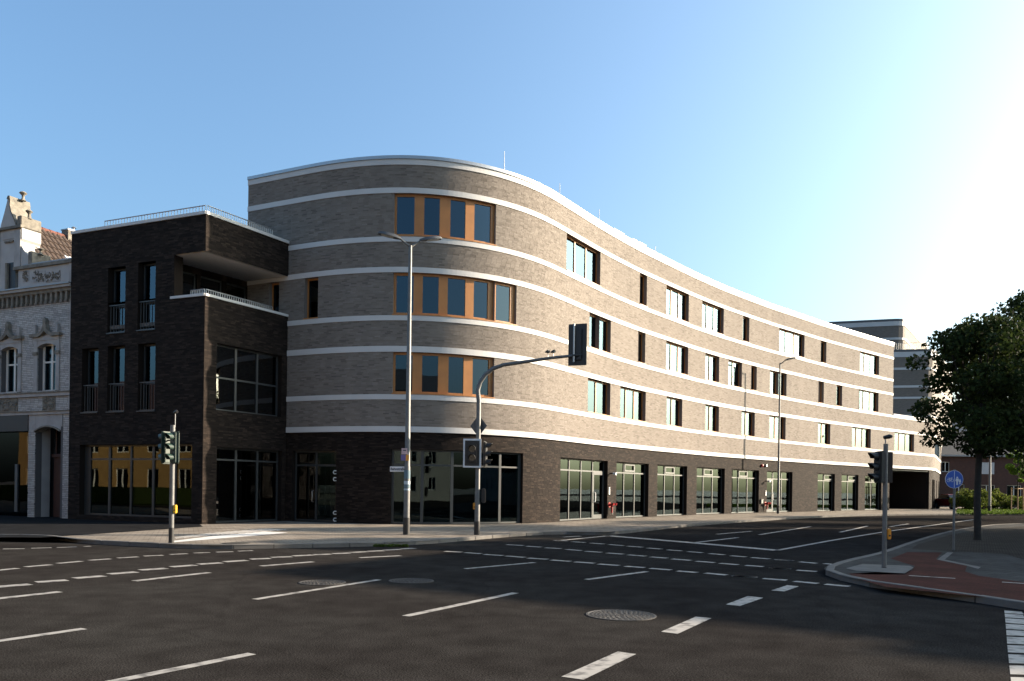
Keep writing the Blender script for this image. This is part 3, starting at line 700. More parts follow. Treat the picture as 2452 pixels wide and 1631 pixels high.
RW1 = fr(RF, 518, 674, 836, 990); RSH = fr(RF, 518, 674, 1075, 1255); RSH = (RSH[0], RSH[1], .12, RSH[3])
LOG_R = (-1, RF.L + 1, ZLP, ZSOF)
def wingwall(path, z0, z1, ops, sk, a=0.0, b=None):
    b = path.L if b is None else b
    obj('wall', wall_mesh(path, a, b, z0, z1, ops, .30), 'dark_mortar', wing, fixn=False)
    stuff(obj('brickwork', brick_mesh(path, a + .01, b - .008, z0 + .004, z1, ops), 'dark_brick', wing, fixn=False))
wingwall(LF, 0, ZLP, loL, 0); wingwall(LF, ZLP, ZSOF, lw2, 0, 0, SLG); wingwall(LF, ZSOF, ZP - .12, lw2, 0)
wingwall(RF, 0, ZLP, [RW1, RSH], 0); wingwall(RF, ZSOF, ZP - .12, [], 0)
# inner end of the left wall at the loggia
n_l = LF.nrm(1); 
cap = MB(); cap.hexa([LF.P(SLG - .3, -.01, ZLP), LF.P(SLG, -.01, ZLP), LF.P(SLG, -.45, ZLP), LF.P(SLG - .3, -.45, ZLP), LF.P(SLG - .3, -.01, ZSOF), LF.P(SLG, -.01, ZSOF), LF.P(SLG, -.45, ZSOF), LF.P(SLG - .3, -.45, ZSOF)]); obj('pier', cap, 'dark_brick', wing)
# white caps, soffit, floors
def capring(z0, z1, segs, mat, out=.05, inn=.35):
    for path, a, b in segs:
        m = MB(); sweep(m, path, a, b, -inn, out, z0, z1, .5); obj('parapet_cap', m, mat, wing)
capring(ZP - .12, ZP, [(LF, 0, LF.L + .0)], 'band_white'); capring(ZP - .1195, ZP - .0005, [(RF, -.0, RF.L - .02)], 'band_white')
capring(ZLP - .1, ZLP, [(LF, SLG - .15, LF.L)], 'band_white'); capring(ZLP - .0995, ZLP - .0005, [(RF, 0, RF.L - .02)], 'band_white')
BK = -(dl.normalized().cross(Vector((0, 1)))) if False else None
inner = [LF.P(0, -.1, 0), LF.P(LF.L, -.1, 0)]
def plan_poly(o1):   # wing plan polygon, pulled in by o1
    a = LF.P(0, -o1, 0); c = LF.P(LF.L - o1, -o1, 0); d = RF.P(RF.L, -o1, 0); e = (d[0] + dl.x * 9, d[1] + dl.y * 9 + .5, 0)
    return [a, c, d, e]
pp = plan_poly(.12)
m = MB(); m.prism(pp, ZSOF, ZSOF + .16); obj('soffit', m, 'soffit_white', wing)
m = MB(); m.prism(pp, ZLP - 1.05, ZLP - .9); obj('loggia_floor', m, 'kerb_stone', wing)
m = MB(); m.prism(pp, ZP - .5, ZP - .4); obj('roof', m, 'zinc', wing)
m = MB(); m.prism(plan_poly(.2), 4.3, 4.5); obj('floor_slab', m, 'interior', wing)
# loggia back wall: parallel to the right face, 2.4 m inside, and glass doors
LB0, LB1 = Vector(RF.P(-.0, -2.3, 0)[:2]) + Vector((dl.x, dl.y)) * .2, Vector(RF.P(RF.L + .3, -2.3, 0)[:2])
LBP = Path([LB0 - (LB1 - LB0).normalized() * -.35, LB1], .1)
lo_ops = [(.15 + i * 1.28, 1.25 + i * 1.28, ZLP - .9, ZSOF - .25) for i in range(3)]
obj('wall', wall_mesh(LBP, 0, LBP.L, ZLP - .9, ZSOF, lo_ops, .2), 'dark_brick', wing, fixn=False)
for r in lo_ops: window(wing, LBP, r, [(.06, .94)], 'anthracite', 'dark_glass', o=-.1, fw=.07, name='glass_door')
m = MB(); sweep(m, LBP, 0, LBP.L, -2.2, -2.1, ZLP - .9, ZSOF, 1); obj('inner_wall', m, 'interior', wing)
# interior backing behind the street windows
m = MB(); sweep(m, LF, .0, LF.L - 1.0, -3.2, -3.1, 0, 8, 1); obj('inner_wall', m, 'interior', wing)
m = MB(); sweep(m, RF, .6, RF.L, -3.2, -3.1, 0, 8, 1); obj('inner_wall', m, 'interior', wing)
m = MB(); m.prism(plan_poly(.3), .05, .09); obj('floor_slab', m, 'interior', wing)
for path in (LF,):
    m = MB(); m.quad(LF.P(.05, -.1, 0), LF.P(.05, -9, 0), LF.P(.05, -9, ZP - .3), LF.P(.05, -.1, ZP - .3)); obj('party_wall', m, 'dark_mortar', wing, fixn=False)
d0_ = FAC.P(.05, -.3, 0); e0w = (d0_[0] + dl.x * 8, d0_[1] + dl.y * 8)
m = MB(); m.hexa([(d0_[0], d0_[1], 0), (e0w[0], e0w[1], 0), (e0w[0] + .1, e0w[1] + .25, 0), (d0_[0] + .1, d0_[1] + .25, 0), (d0_[0], d0_[1], ZP - .3), (e0w[0], e0w[1], ZP - .3), (e0w[0] + .1, e0w[1] + .25, ZP - .3), (d0_[0] + .1, d0_[1] + .25, ZP - .3)]); obj('back_wall', m, 'dark_mortar', wing)
for r in lw2 + lw1:
    W = r[1] - r[0]
    zt = r[2] + (r[3] - r[2]) * .42
    wo = window(wing, LF, (r[0] + .03, r[1] - .03, r[2], r[3]), [(.07, .93)], 'anthracite', 'glass', o=-.26, fw=.07, transoms=(zt,))
    for k in range(6):
        q = r[0] + W * (.1 + .16 * k); b = MB(); b.tube([LF.P(q, -.08, r[2] + .06), LF.P(q, -.08, zt)], .012, 6); obj('baluster', b, 'anthracite', wo)
    for za, zc in ((zt, zt + .04), (r[2] + .03, r[2] + .06)):
        b = MB(); bar(b, LF, r[0], r[1], za, zc, -.06, -.10); obj('rail', b, 'anthracite', wo)
    b = MB(); sweep(b, LF, r[0] - .02, r[1] + .02, -.2, .05, r[2] - .03, r[2] + .012, .5); obj('sill', b, 'anthracite', wo)
mu = [(204, 247), (252, 299), (303, 352), (357, 405), (410, 452)]
W = LSH[1] - LSH[0]; vm = 1150
cuts = [((LF.hit(a, vm) - LSH[0]) / W, (LF.hit(b, vm) - LSH[0]) / W) for a, b in mu]
window(wing, LF, LSH, cuts, 'anthracite', 'dim_glass', o=-.25, fw=.07, transoms=(LF.zat(300, 1099),), name='shop_window')
for r, tr in ((RW1, None), (RSH, 2.62)):
    W = r[1] - r[0]
    window(wing, RF, r, even(3, .07, .10, W), 'anthracite', 'dark_glass', o=-.22, fw=.07, transoms=((r[2] + r[3]) / 2,) if tr is None else (tr,), name='shop_window')
# railings
def railing(path, a, b, off, z, h, n, name, parent, mat):
    t = part_empty(name, parent, path.P(a, off, z))
    m = MB(); m.tube([path.P(a, off, z + h), path.P(b, off, z + h)], .022, 8); obj('handrail', m, mat, t, smooth=True)
    st = MB(); st.tube([(0, 0, 0), (0, 0, h)], .014, 6, cap=False); me = st.mesh('baluster'); me.materials.append(MATS[mat])
    for i in range(n + 1):
        o = bpy.data.objects.new('baluster', me); col.objects.link(o); p = path.P(a + (b - a) * i / n, off, z)
        o.matrix_world = Matrix.Translation(p); o.parent = t; o.matrix_parent_inverse = t.matrix_world.inverted()
railing(LF, LF.hit(237, 530), LF.L - .3, -.28, ZP, .34, 34, 'railing', wing, 'metal')
railing(RF, .28, RF.hit(663, 560), -.28, ZP, .34, 30, 'railing', wing, 'metal')
railing(LF, LF.hit(444, 700), LF.L - .3, -.28, ZLP, .24, 8, 'railing', wing, 'metal')
railing(RF, .28, RF.hit(663, 740), -.28, ZLP, .24, 30, 'railing', wing, 'metal')
# ------------------------------------------------------------------ pavements
KL = [(-260, 1293), (-120, 1291), (0, 1289), (100, 1290), (195, 1301), (300, 1307), (375, 1311), (452, 1314), (540, 1315), (626, 1314), (740, 1312), (878, 1309), (960, 1306.5), (1038, 1302), (1110, 1295.5), (1177, 1289.5), (1241, 1284.5), (1330, 1279.5), (1400, 1280.5), (1473, 1279.5), (1560, 1270.5), (1640, 1262), (1791, 1250), (1954, 1240), (2100, 1235.5), (2300, 1233.5), (2452, 1233), (2800, 1235)]
kl = [p for p in densify([px(u, v) for u, v in KL], 5)]
outer = [(p.x, p.y, ZG) for p in kl]
pave = structure(ngon_sheet('pavement', outer + [(110, 62, ZG), (110, 130, ZG), (-70, 130, ZG), (-70, outer[0][1] + 12, ZG)], 'paving'))
kerbs(pave, [(p.x, p.y) for p in kl], 1)
def zD(x, y): return (1750 + x / 3.359, 1200 + y / 3.359)
def zC(x, y): return (1200 + x / 3.3686, 1200 + y / 3.3686)
def zA(x, y): return (x / 2.8756, 1220 + y / 2.8756)
def zB(x, y): return (600 + x / 2.9475, 1220 + y / 2.9475)
IS = [(3000, 985), (2358, 876), (2200, 852), (1700, 775), (1240, 712), (960, 660), (800, 612), (752, 582), (790, 553), (900, 515), (1050, 478), (1230, 430), (1480, 340), (1750, 262), (2000, 218), (2290, 196), (3200, 180)]
il = densify([px(*zD(x, y)) for x, y in IS], 5)
isl = structure(ngon_sheet('traffic_island', [(p.x, p.y, ZG) for p in il] + [(75, il[-1].y, ZG), (75, 5, ZG), (25, 3, ZG)], 'paving_grey'))
kerbs(isl, [(p.x, p.y) for p in il], -1)
RED = [(950, 582), (1000, 618), (1240, 690), (1700, 738), (2358, 805), (3000, 880), (3000, 720), (2358, 652), (1990, 600), (1885, 566), (1900, 520), (1650, 466), (1700, 412), (1420, 410), (1285, 462), (1480, 522), (1455, 558), (1400, 590), (1100, 590)]
structure(ngon_sheet('cycle_path', [tuple(px(*zD(x, y), ZG + .005)) for x, y in RED], 'red_paving'))
COB = [(1450, 385), (1500, 350), (1760, 272), (2010, 228), (2300, 206), (3200, 190), (3200, 430), (2358, 470), (2190, 420), (1800, 405), (1720, 400)]
structure(ngon_sheet('cobbled_strip', [tuple(px(*zD(x, y), ZG + .005)) for x, y in COB], 'cobbles'))
BOR = [((1660, 470), (1740, 412), (1790, 412), (1720, 470), (2010, 530), (1990, 545), (1900, 520))]
structure(ngon_sheet('path_edging', [tuple(px(*zD(x, y), ZG + .009)) for x, y in BOR[0]], 'kerb_stone'))
structure(ngon_sheet('signal_footing', [tuple(px(*zD(x, y), ZG + .009)) for x, y in [(925, 540), (1060, 505), (1440, 520), (1470, 535), (1400, 582), (1010, 560)]], 'kerb_stone'))
structure(ngon_sheet('pavement_dark_patch', [tuple(px(u, v, ZG + .005)) for u, v in [(-260, 1222), (-260, 1287), (40, 1286.5), (100, 1287), (290, 1274.5), (486, 1261), (470, 1250), (160, 1228)]], 'dark_patch'))  # darker patch laid over the left end of the pavement
# red-tile cycle strip and pale strips on the corner pavement
# tactile paving: studded slabs leading to the crossing
TQ = [zA(1195, 216), zA(1440, 186), zA(1830, 152), zA(1985, 160), zA(1745, 181), zA(1200, 226)]
tac = structure(ngon_sheet('tactile_paving', [tuple(px(u, v, ZG + .006)) for u, v in TQ], 'tactile'))
st = MB()
poly = [px(u, v, 0) for u, v in TQ]
def inside(x, y, P):
    c = False
    for i in range(len(P)):
        a, b = P[i], P[i - 1]
        if (a.y > y) != (b.y > y) and x < (b.x - a.x) * (y - a.y) / (b.y - a.y) + a.x: c = not c
    return c
for i in np.arange(min(p.x for p in poly), max(p.x for p in poly), .13):
    for j in np.arange(min(p.y for p in poly), max(p.y for p in poly), .13):
        if inside(i, j, poly): st.lathe((i, j, ZG + .005), [(.03, 0), (.022, .007)], 6)
stuff(obj('studs', st, 'tactile', tac, fixn=False))

# ------------------------------------------------------------------ road markings (paint sheets on the asphalt)
def dash(p0, p1, wd, name='lane_dash'):
    a, b = px(*p0, .004), px(*p1, .004); d = (b - a).normalized(); n = Vector((-d.y, d.x, 0)) * wd / 2
    m = MB(); m.quad(a - n, b - n, b + n, a + n); o = obj(name, m, 'road_paint', road, fixn=False)
def row(tf, L, wd, name='crossing_dash'):
    for (x0, y0, x1, y1) in L: dash(tf(x0, y0), tf(x1, y1), wd, name)
row(zA, [(20, 272, 170, 270), (215, 267, 355, 263), (392, 262, 527, 257), (575, 255, 625, 253)], .14)
row(zA, [(-60, 423, 120, 405), (175, 395, 350, 380), (400, 371, 560, 356), (610, 350, 760, 340), (810, 334, 950, 326), (990, 321, 1125, 315), (1168, 310, 1290, 304), (1333, 300, 1445, 296), (1490, 294, 1605, 290), (1640, 287, 1740, 283)], .17)
row(zA, [(-40, 534, 208, 514), (248, 500, 462, 486), (510, 473, 718, 457), (750, 444, 940, 430), (965, 417, 1145, 405), (1180, 395, 1345, 383), (1365, 377, 1525, 367), (1545, 360, 1700, 350)], .25)
row(zB, [(0, 351, 140, 345), (145, 338, 290, 333), (300, 328, 440, 321), (445, 319, 570, 315), (580, 312, 700, 307), (708, 304, 825, 297), (832, 295, 940, 291), (945, 287, 1055, 281), (1065, 278, 1155, 273)], .25)
row(zA, [(-60, 618, 412, 566), (925, 492, 1440, 434)], .17, 'lane_dash'); row(zB, [(75, 399, 440, 369), (770, 340, 1060, 326)], .17, 'lane_dash')
row(zA, [(-60, 912, 580, 820)], .13, 'lane_dash'); row(zB, [(30, 634, 905, 495), (1515, 418, 2005, 374)], .13, 'lane_dash')
row(zA, [(700, 1200, 1735, 992)], .13, 'lane_dash'); row(zB, [(1095, 752, 1870, 588)], .13, 'lane_dash'); row(zC, [(690, 632, 1175, 568)], .13, 'lane_dash')
row(zC, [(425, 316, 535, 321), (570, 327, 680, 334), (720, 338, 830, 346), (870, 350, 985, 359), (1020, 363, 1140, 372), (1180, 378, 1295, 387), (1340, 393, 1455, 401), (1505, 407, 1625, 416), (1680, 423, 1800, 433), (1850, 440, 1975, 450), (2020, 455, 2165, 466), (2220, 471, 2345, 482)], .20)
row(zD, [(360, 468, 495, 480), (553, 488, 690, 500), (750, 502, 885, 514)], .20)
row(zC, [(45, 351, 180, 358), (205, 363, 320, 371), (355, 376, 485, 383), (525, 389, 645, 399), (680, 404, 810, 413), (855, 418, 985, 428), (1025, 433, 1165, 444), (1205, 450, 1340, 460), (1380, 466, 1530, 478), (1575, 484, 1720, 496), (1765, 501, 1910, 513), (1970, 518, 2115, 528), (2170, 537, 2330, 549)], .20)
row(zD, [(315, 535, 475, 548), (530, 555, 690, 566)], .20)
row(zB, [(1370, 295, 1490, 301), (1515, 304, 1625, 312), (1650, 317, 1780, 325)], .20)
row(zC, [(40, 442, 190, 454), (215, 459, 375, 469), (405, 475, 560, 486), (595, 490, 755, 501), (785, 507, 950, 519), (1000, 525, 1160, 536), (1200, 542, 1370, 555), (1420, 563, 1585, 576), (1645, 580, 1820, 596), (1870, 601, 2060, 616)], .20)
row(zD, [(20, 600, 205, 613), (260, 622, 450, 636), (510, 644, 700, 662), (760, 668, 955, 685)], .20)
row(zC, [(865, 279, 1560, 337), (1560, 337, 2230, 397)], .42, 'stop_line'); row(zC, [(450, 320, 872, 279), (1555, 335, 1910, 294), (1740, 267, 2020, 243), (500, 290, 640, 282)], .15, 'lane_line')
row(zD, [(370, 396, 800, 318), (800, 318, 1240, 246), (1240, 246, 1960, 148), (230, 270, 640, 205), (1280, 205, 1430, 183), (880, 250, 1100, 200)], .15, 'lane_line')
def pquad(c, name): m = MB(); m.quad(*[px(*p, .004) for p in c]); obj(name, m, 'road_paint', road, fixn=False)
for q in ([(485, 1415), (665, 1440), (1090, 1233), (940, 1213)], [(1290, 1053), (1425, 1070), (1697, 944), (1570, 932)], [(1813, 833), (1925, 846), (2115, 780), (1990, 766)]):
    pquad([zC(*p) for p in q], 'cycle_dash')
pquad([zD(*p) for p in [(325, 718), (430, 726), (548, 686), (455, 676)]], 'cycle_dash')
LE = [(880, 2200), (900, 2202), (905, 2203), (935, 2206), (942, 2207), (980, 2210), (988, 2211), (1028, 2214), (1037, 2215), (1079, 2218), (1090, 2219), (1146, 2223), (1158, 2224), (1216, 2229), (1232, 2231), (1302, 2238), (1320, 2240), (1392, 2248), (1415, 2250), (1500, 2260)]
for i in range(0, len(LE), 2):
    (y0, x0), (y1, x1) = LE[i], LE[i + 1]; e = max(2338 + (y0 - 880) * .4, 2338)
    pquad([zD(x1, y1), zD(e + 20, y1 + 9), zD(e, y0 + 9), zD(x0, y0)], 'crossing_bar')
row(zD, [(1430, 643, 1805, 667), (2180, 698, 2600, 726)], .10, 'cycle_line')
for o in [o for o in road.children if o.name.startswith('cycle_line')]: o.location.z += ZG + .006
# manhole covers
def manhole(u, v, r, z, lab, rings=6):
    c = px(u, v, z); t = thing('manhole_cover', lab, 'manhole cover', c, 'manhole covers')
    m = MB(); m.lathe((c.x, c.y, z - .02), [(r, 0), (r, .026), (r - .03, .028), (r - .035, .022), (0.02, .022)], 40); obj('frame', m, 'cast_iron', t)
    for k in range(rings):
        rr = (r - .07) * (k + 1) / rings; n = max(8, int(rr * 2 * math.pi / .075)); mm = MB()
        for i in range(n):
            a = 2 * math.pi * i / n; mm.box((c.x + rr * math.cos(a), c.y + rr * math.sin(a), z + .003), (.03, .042, .006), a)
        stuff(obj('rib_ring', mm, 'cast_iron', t, fixn=False))
manhole(1487, 1473, .47, .003, 'large ribbed round manhole cover half in shade beside the broad dashes', 8)
manhole(772, 1395, .40, .003, 'round manhole cover at the tip of the big road shadow')
manhole(985, 1391, .40, .003, 'rusty round manhole cover inside the road shadow near the lane dash')
manhole(565, 1301, .36, ZG + .003, 'pale round manhole cover set in the corner pavement')

# ------------------------------------------------------------------ left neighbour: old white brick house
HL0 = Lq + dl * .02
nH = Vector((-dl.y, dl.x)) * -1            # outward
HB = HL0 - Vector(LF.nrm(0)[:2]) * .25
HD = Vector((-.916, .401)).normalized()
HP = Path([HB + HD * 9.5, HB], .1)
house = thing('white_brick_house', 'old white brick house with curved gable, stucco cornice and tiled roof', 'building', (HB.x, HB.y, 0))
ZFR0 = HP.zat(100, 729); ZFR1 = HP.zat(100, 706); ZCO = HP.zat(100, 692)
hw = [HP.rect(91, 135, 822, 936), HP.rect(3, 44, 830, 940)]
HDOOR = HP.rect(84, 145, 1022, 1234); HDOOR = (HDOOR[0], HDOOR[1], 0.05, HDOOR[3])
HSHOP = (0.3, HP.hit(68, 1130), .05, HP.zat(40, 1032))
z_b1a, z_b1b = HP.zat(100, 950), HP.zat(100, 939); z_b2a, z_b2b = HP.zat(100, 993), HP.zat(100, 984)
ho = hw + [HDOOR, HSHOP]
obj('wall', wall_mesh(HP, 0, HP.L, 0, ZFR0, ho, .3), 'white_mortar', house, fixn=False)
stuff(obj('brickwork', brick_mesh(HP, 0, HP.L - .32, z_b1b, ZFR0, ho, bl=.26, ch=.078, joint=.014, off=.004), 'white_brick', house, fixn=False))
stuff(obj('brickwork', brick_mesh(HP, 0, HP.L - .32, z_b2b, z_b1a, ho, bl=.26, ch=.078, joint=.014, off=.004), 'white_brick', house, fixn=False))
stuff(obj('brickwork', brick_mesh(HP, HP.hit(150, 1130), HP.L - .02, .1, z_b2a, ho, bl=.26, ch=.078, joint=.014, off=.004), 'white_brick', house, fixn=False))
stuff(obj('brickwork', brick_mesh(HP, HSHOP[1] - .02, HDOOR[0], .1, HP.zat(75, 1036), ho, bl=.26, ch=.078, joint=.014, off=.02), 'white_brick', house, fixn=False))
def hs(a, b, o0, o1, z0, z1, mat='render_stone', name='moulding', st=2.0): m = MB(); sweep(m, HP, a, b, o0, o1, z0, z1, st); return obj(name, m, mat, house)
hs(HP.L - .30, HP.L, -.1, .05, z_b2b, ZFR0, name='corner_strip'); hs(0, HP.L, -.1, .10, z_b1a, z_b1b - .05); hs(0, HP.L, -.1, .15, z_b1b - .05, z_b1b, 'old_stone')
hs(0, HP.L, -.1, .08, z_b2a, z_b2b - .04); hs(0, HP.L, -.1, .13, z_b2b - .04, z_b2b, 'old_stone')
hs(HSHOP[1], HP.hit(150, 1010), -.1, .012, HDOOR[3], z_b2a, name='door_surround')
for u in (70, 133):        # relief panels under the windows
    a, b_ = HP.hit(u - 30 if u == 133 else u - 70, 967), HP.hit(u if u == 133 else u - 27, 967); zc = (z_b1a + z_b2b) / 2
    o = hs(a, b_, -.05, .03, z_b2b + .03, z_b1a - .03, 'old_stone', 'relief_panel'); mm = MB()
    for k in range(46): 
        q, zz = random.uniform(a + .05, b_ - .05), random.uniform(z_b2b + .08, z_b1a - .08); p = HP.P(q, .03, zz); mm.tube([p, HP.P(q + random.uniform(-.06, .06), .06, zz + random.uniform(-.06, .06))], [.035, .015], 6)
    stuff(obj('relief', mm, 'old_stone', o, fixn=False))
# frieze of round-arched corbels, cornice
hs(0, HP.L, -.1, .03, ZFR0, ZFR1, name='frieze')
q = .12
corb = MB(); n = 0
cm = MB(); cm.box((0, 0, 0), (.12, .14, .30)); cm.box((0, -.02, -.20), (.08, .10, .10)); cm.box((0, 0, .17), (.2, .16, .06))
while q < HP.L:
    o = obj('corbel', cm, 'old_stone', house, fixn=False) if n == 0 else bpy.data.objects.new('corbel', cme)
    if n == 0: cme = o.data
    else: col.objects.link(o); o.parent = house; o.matrix_parent_inverse = house.matrix_world.inverted()
    p = HP.P(q, .09, (ZFR0 + ZFR1) / 2 + .03); o.matrix_world = Matrix.Translation(p) @ Matrix.Rotation(math.atan2(-HD.y, -HD.x), 4, 'Z'); q += .31; n += 1
hs(0, HP.L, -.2, .20, ZFR1, ZFR1 + .14, 'old_stone', 'cornice'); hs(0, HP.L, -.2, .30, ZFR1 + .14, ZCO, 'render_stone', 'cornice'); hs(0, HP.L, -.2, .36, ZCO, ZCO + .06, 'zinc', 'cornice')
# attic parapet with relief, above the cornice
ZAT = HP.zat(100, 640)
hs(HP.hit(45, 670), HP.L - .02, -.35, .02, ZCO + .05, ZAT, 'white_render', 'attic_wall'); hs(HP.hit(37, 640), HP.L, -.4, .12, ZAT, ZAT + .14, 'old_stone', 'attic_cornice')
hs(HP.L - .35, HP.L + .0, -.38, .07, ZCO + .055, ZAT - .002, 'render_stone', 'corner_strip')
for (u0, u1, ns) in ((56, 71, 22), (82, 110, 34), (111, 146, 40)):
    a, b_ = HP.hit(u0, 662), HP.hit(u1, 662); z0, z1 = HP.zat((u0 + u1) / 2, 675), HP.zat((u0 + u1) / 2, 650)
    o = hs(a, b_, .0, .035, z0, z1, 'render_stone', 'relief_panel'); mm = MB()
    for k in range(ns):
        qq, zz = random.uniform(a + .04, b_ - .04), random.uniform(z0 + .05, z1 - .05); an = random.uniform(0, 6.28)
        mm.tube([HP.P(qq, .035, zz), HP.P(qq + .07 * math.cos(an), .065, zz + .07 * math.sin(an)), HP.P(qq + .12 * math.cos(an + .8), .035, zz + .12 * math.sin(an + .8))], [.018, .017, .008], 6)
    stuff(obj('relief', mm, 'old_stone', o, fixn=False))
# the gable: outline traced in the wall plane, 1 m thick
def gp(u, v): a = HP.hit(u, v); return HP.P(a, .05, HP.zat(u, v))
gw = HP.rect(16, 39, 562 + 68, 700)
GA = [(-60, 702), (-60, 556), (2, 552), (6, 535), (13, 510), (19, 486), (21, 476), (24, 471), (27, 472), (27.5, 480), (27, 492), (30, 508), (36, 522), (41, 535), (43, 548), (55, 546), (55, 572), (52, 578), (54, 590), (60, 600), (68, 610), (71, 614), (71, 646), (40, 648), (37, 651), (37, 702)]
nb = Vector(HP.nrm(5)) * -1.0
gm = MB(); gm.extrude([gp(u, v) for u, v in GA], nb * .9); gable = obj('gable', gm, 'white_render', house)
# window hole of the gable: dark recess panel with open sash, slightly proud surround
def onwall(u0, u1, v0, v1, o0, o1, mat, name, par=None):
    a, b_, z0, z1 = HP.rect(u0, u1, v0, v1); m = MB(); bar(m, HP, a, b_, z0, z1, o1, o0); return obj(name, m, mat, par or house)
onwall(17, 39.5, 630, 701, .05, .058, 'shop_dark', 'attic_window', gable); onwall(-1, 58, 545, 551, .04, .16, 'old_stone', 'moulding', gable); onwall(16, 37, 578, 582, .04, .12, 'old_stone', 'moulding', gable)
o = onwall(10, 40, 560, 574, .05, .075, 'render_stone', 'relief_panel', gable)
onwall(20, 24, 632, 700, .055, .16, 'old_stone', 'window_sash', gable); onwall(-10, 3, 552, 655, .05, .10, 'render_stone', 'pilaster', gable); onwall(38, 53, 552, 640, .05, .09, 'render_stone', 'pilaster', gable)
def cap_block(u0, u1, v0, v1, d, mat, name): 
    a, b_, z0, z1 = HP.rect(u0, u1, v0, v1); m = MB(); bar(m, HP, a, b_, z0, z1, .10, -d); obj(name, m, mat, house, bevel=.02)
cap_block(46, 56, 518, 545, .85, 'old_stone', 'pinnacle_block'); cap_block(72, 81, 603, 635, .8, 'old_stone', 'pinnacle_block')
def finial(u, v, h, r, off=-.3):
    a = HP.hit(u, v); z = HP.zat(u, v); m = MB(); m.lathe(HP.P(a, off, z), [(r, 0), (r * .45, h * .25), (r * .4, h * .5), (r * .7, h * .62), (r * 1.3, h * .8), (r * .9, h * .92), (r * .25, h)], 10); obj('finial', m, 'old_stone', house, smooth=True)
finial(32, 473, .42, .13, -.45); finial(54, 520, .42, .12, -.3); finial(82, 606, .3, .12); finial(2, 530, .42, .12)
# curly stone top slab of the gable (weathered side)
gm = MB(); gm.extrude([gp(u, v) for u, v in [(20, 478), (23, 470), (27.5, 470), (29, 480), (28.5, 492), (31.5, 507), (37.5, 521), (42.5, 534), (44.5, 547), (42, 547), (40, 535), (35, 522), (29, 508), (26, 492), (26, 478)]], nb * .95 ); o = obj('gable_coping', gm, 'old_stone', house); o.location += Vector(nb) * -.04
# roof with separate tiles, ridge tiles
s_a, s_b = HP.hit(60, 600), HP.L - .02
tx_ = Vector(nb).normalized(); rg = Vector(HP.P(HP.hit(42, 560), -.9, 0)); rg = pxd(42, 532, rg.y)
hh = rg.z - ZAT + .5; e0_ = rg + Vector((-HD.x, -HD.y, 0)) * (hh / math.tan(R(52))) - Vector((0, 0, hh)); e1_ = e0_ + tx_ * 7.5
up_ = rg - e0_; ul = up_.length; un = up_ / ul; nn = un.cross(tx_).normalized()
if nn.z < 0: nn = -nn
m = MB(); m.hexa([e0_, e1_, e1_ + up_, e0_ + up_, e0_ - nn * -.03, e1_ - nn * -.03, e1_ + up_ + nn * .03, e0_ + up_ + nn * .03]); roof = obj('roof', m, 'roof_tile', house)
tw, th_ = .26, .40
tm = MB(); prof = [(-.13, .0), (-.07, .045), (0, .06), (.05, .04), (.09, .012), (.13, .0)]
tm.add([(x, 0, z + .05) for x, z in prof] + [(x, th_ + .05, z) for x, z in prof], [(i, i + 1, 7 + i, 6 + i) for i in range(5)])
tm.add([(x, 0, z + .05) for x, z in prof] + [(x, 0, z + .01) for x, z in prof], [(i, 6 + i, 7 + i, i + 1) for i in range(5)])
tme = tm.mesh('tile'); tme.materials.append(MATS['roof_tile'])
rot = Matrix((tx_, un, nn)).transposed().to_4x4()
for j in range(int(ul / th_)):
    for i in range(int((e1_ - e0_).length / tw)):
        o = bpy.data.objects.new('tile', tme); col.objects.link(o)
        p = e0_ + tx_ * (tw * (i + .5)) + un * (th_ * j + .02) + nn * .035
        o.matrix_world = Matrix.Translation(p) @ rot @ Matrix.Rotation(random.uniform(-.02, .02), 4, 'Z'); o.parent = roof
for i in range(int((e1_ - e0_).length / .38)):
    p = e0_ + up_ + tx_ * (.38 * i); m = MB(); m.tube([p, p + tx_ * .37], [.13, .115], 10); obj('ridge_tile', m, 'ridge_tile', roof, smooth=True)
p = e0_ + up_ * .50 + tx_ * 1.5; m = MB(); m.hexa([p, p + tx_ * .42, p + tx_ * .42 + un * .35, p + un * .35, p + nn * .16, p + tx_ * .42 + nn * .16, p + tx_ * .42 + un * .3 + nn * .10, p + un * .3 + nn * .10]); obj('roof_vent', m, 'white_paint', roof, bevel=.03)
rt = np.arange(.5, 9, .1); ru = []
for q in rt:
    w_ = e0_ + up_ + tx_ * q; ru.append(CX + w_.x / w_.y * FPX)
p = e0_ + up_ + tx_ * float(np.interp(163, ru, rt)); rzz = math.atan2(tx_.y, tx_.x)
m = MB(); m.box((p.x, p.y, p.z - .12), (.7, .45, .9), rzz); ch = obj('chimney', m, 'old_stone', house); m = MB(); m.box((p.x, p.y, p.z + .36), (.76, .5, .06), rzz); obj('chimney_cap', m, 'zinc', ch)
m = MB(); m.lathe((p.x + .1, p.y, p.z + .39), [(.03, 0), (.03, .14), (.12, .15), (.02, .22)], 8); obj('cowl', m, 'zinc', ch)
m = MB(); sweep(m, HP, s_a, s_b, -.42, .10, ZAT + .14, ZAT + .2, 2); obj('gutter', m, 'zinc', house)
m = MB(); b0, b1 = Vector(HP.P(0, -.9, 0)), Vector(HP.P(HP.L, -.9, 0)); m.hexa([b0, b1, b1 + Vector(nb) * 7, b0 + Vector(nb) * 7] + [q_ + Vector((0, 0, ZAT)) for q_ in (b0, b1, b1 + Vector(nb) * 7, b0 + Vector(nb) * 7)]); obj('core', m, 'shop_dark', house)
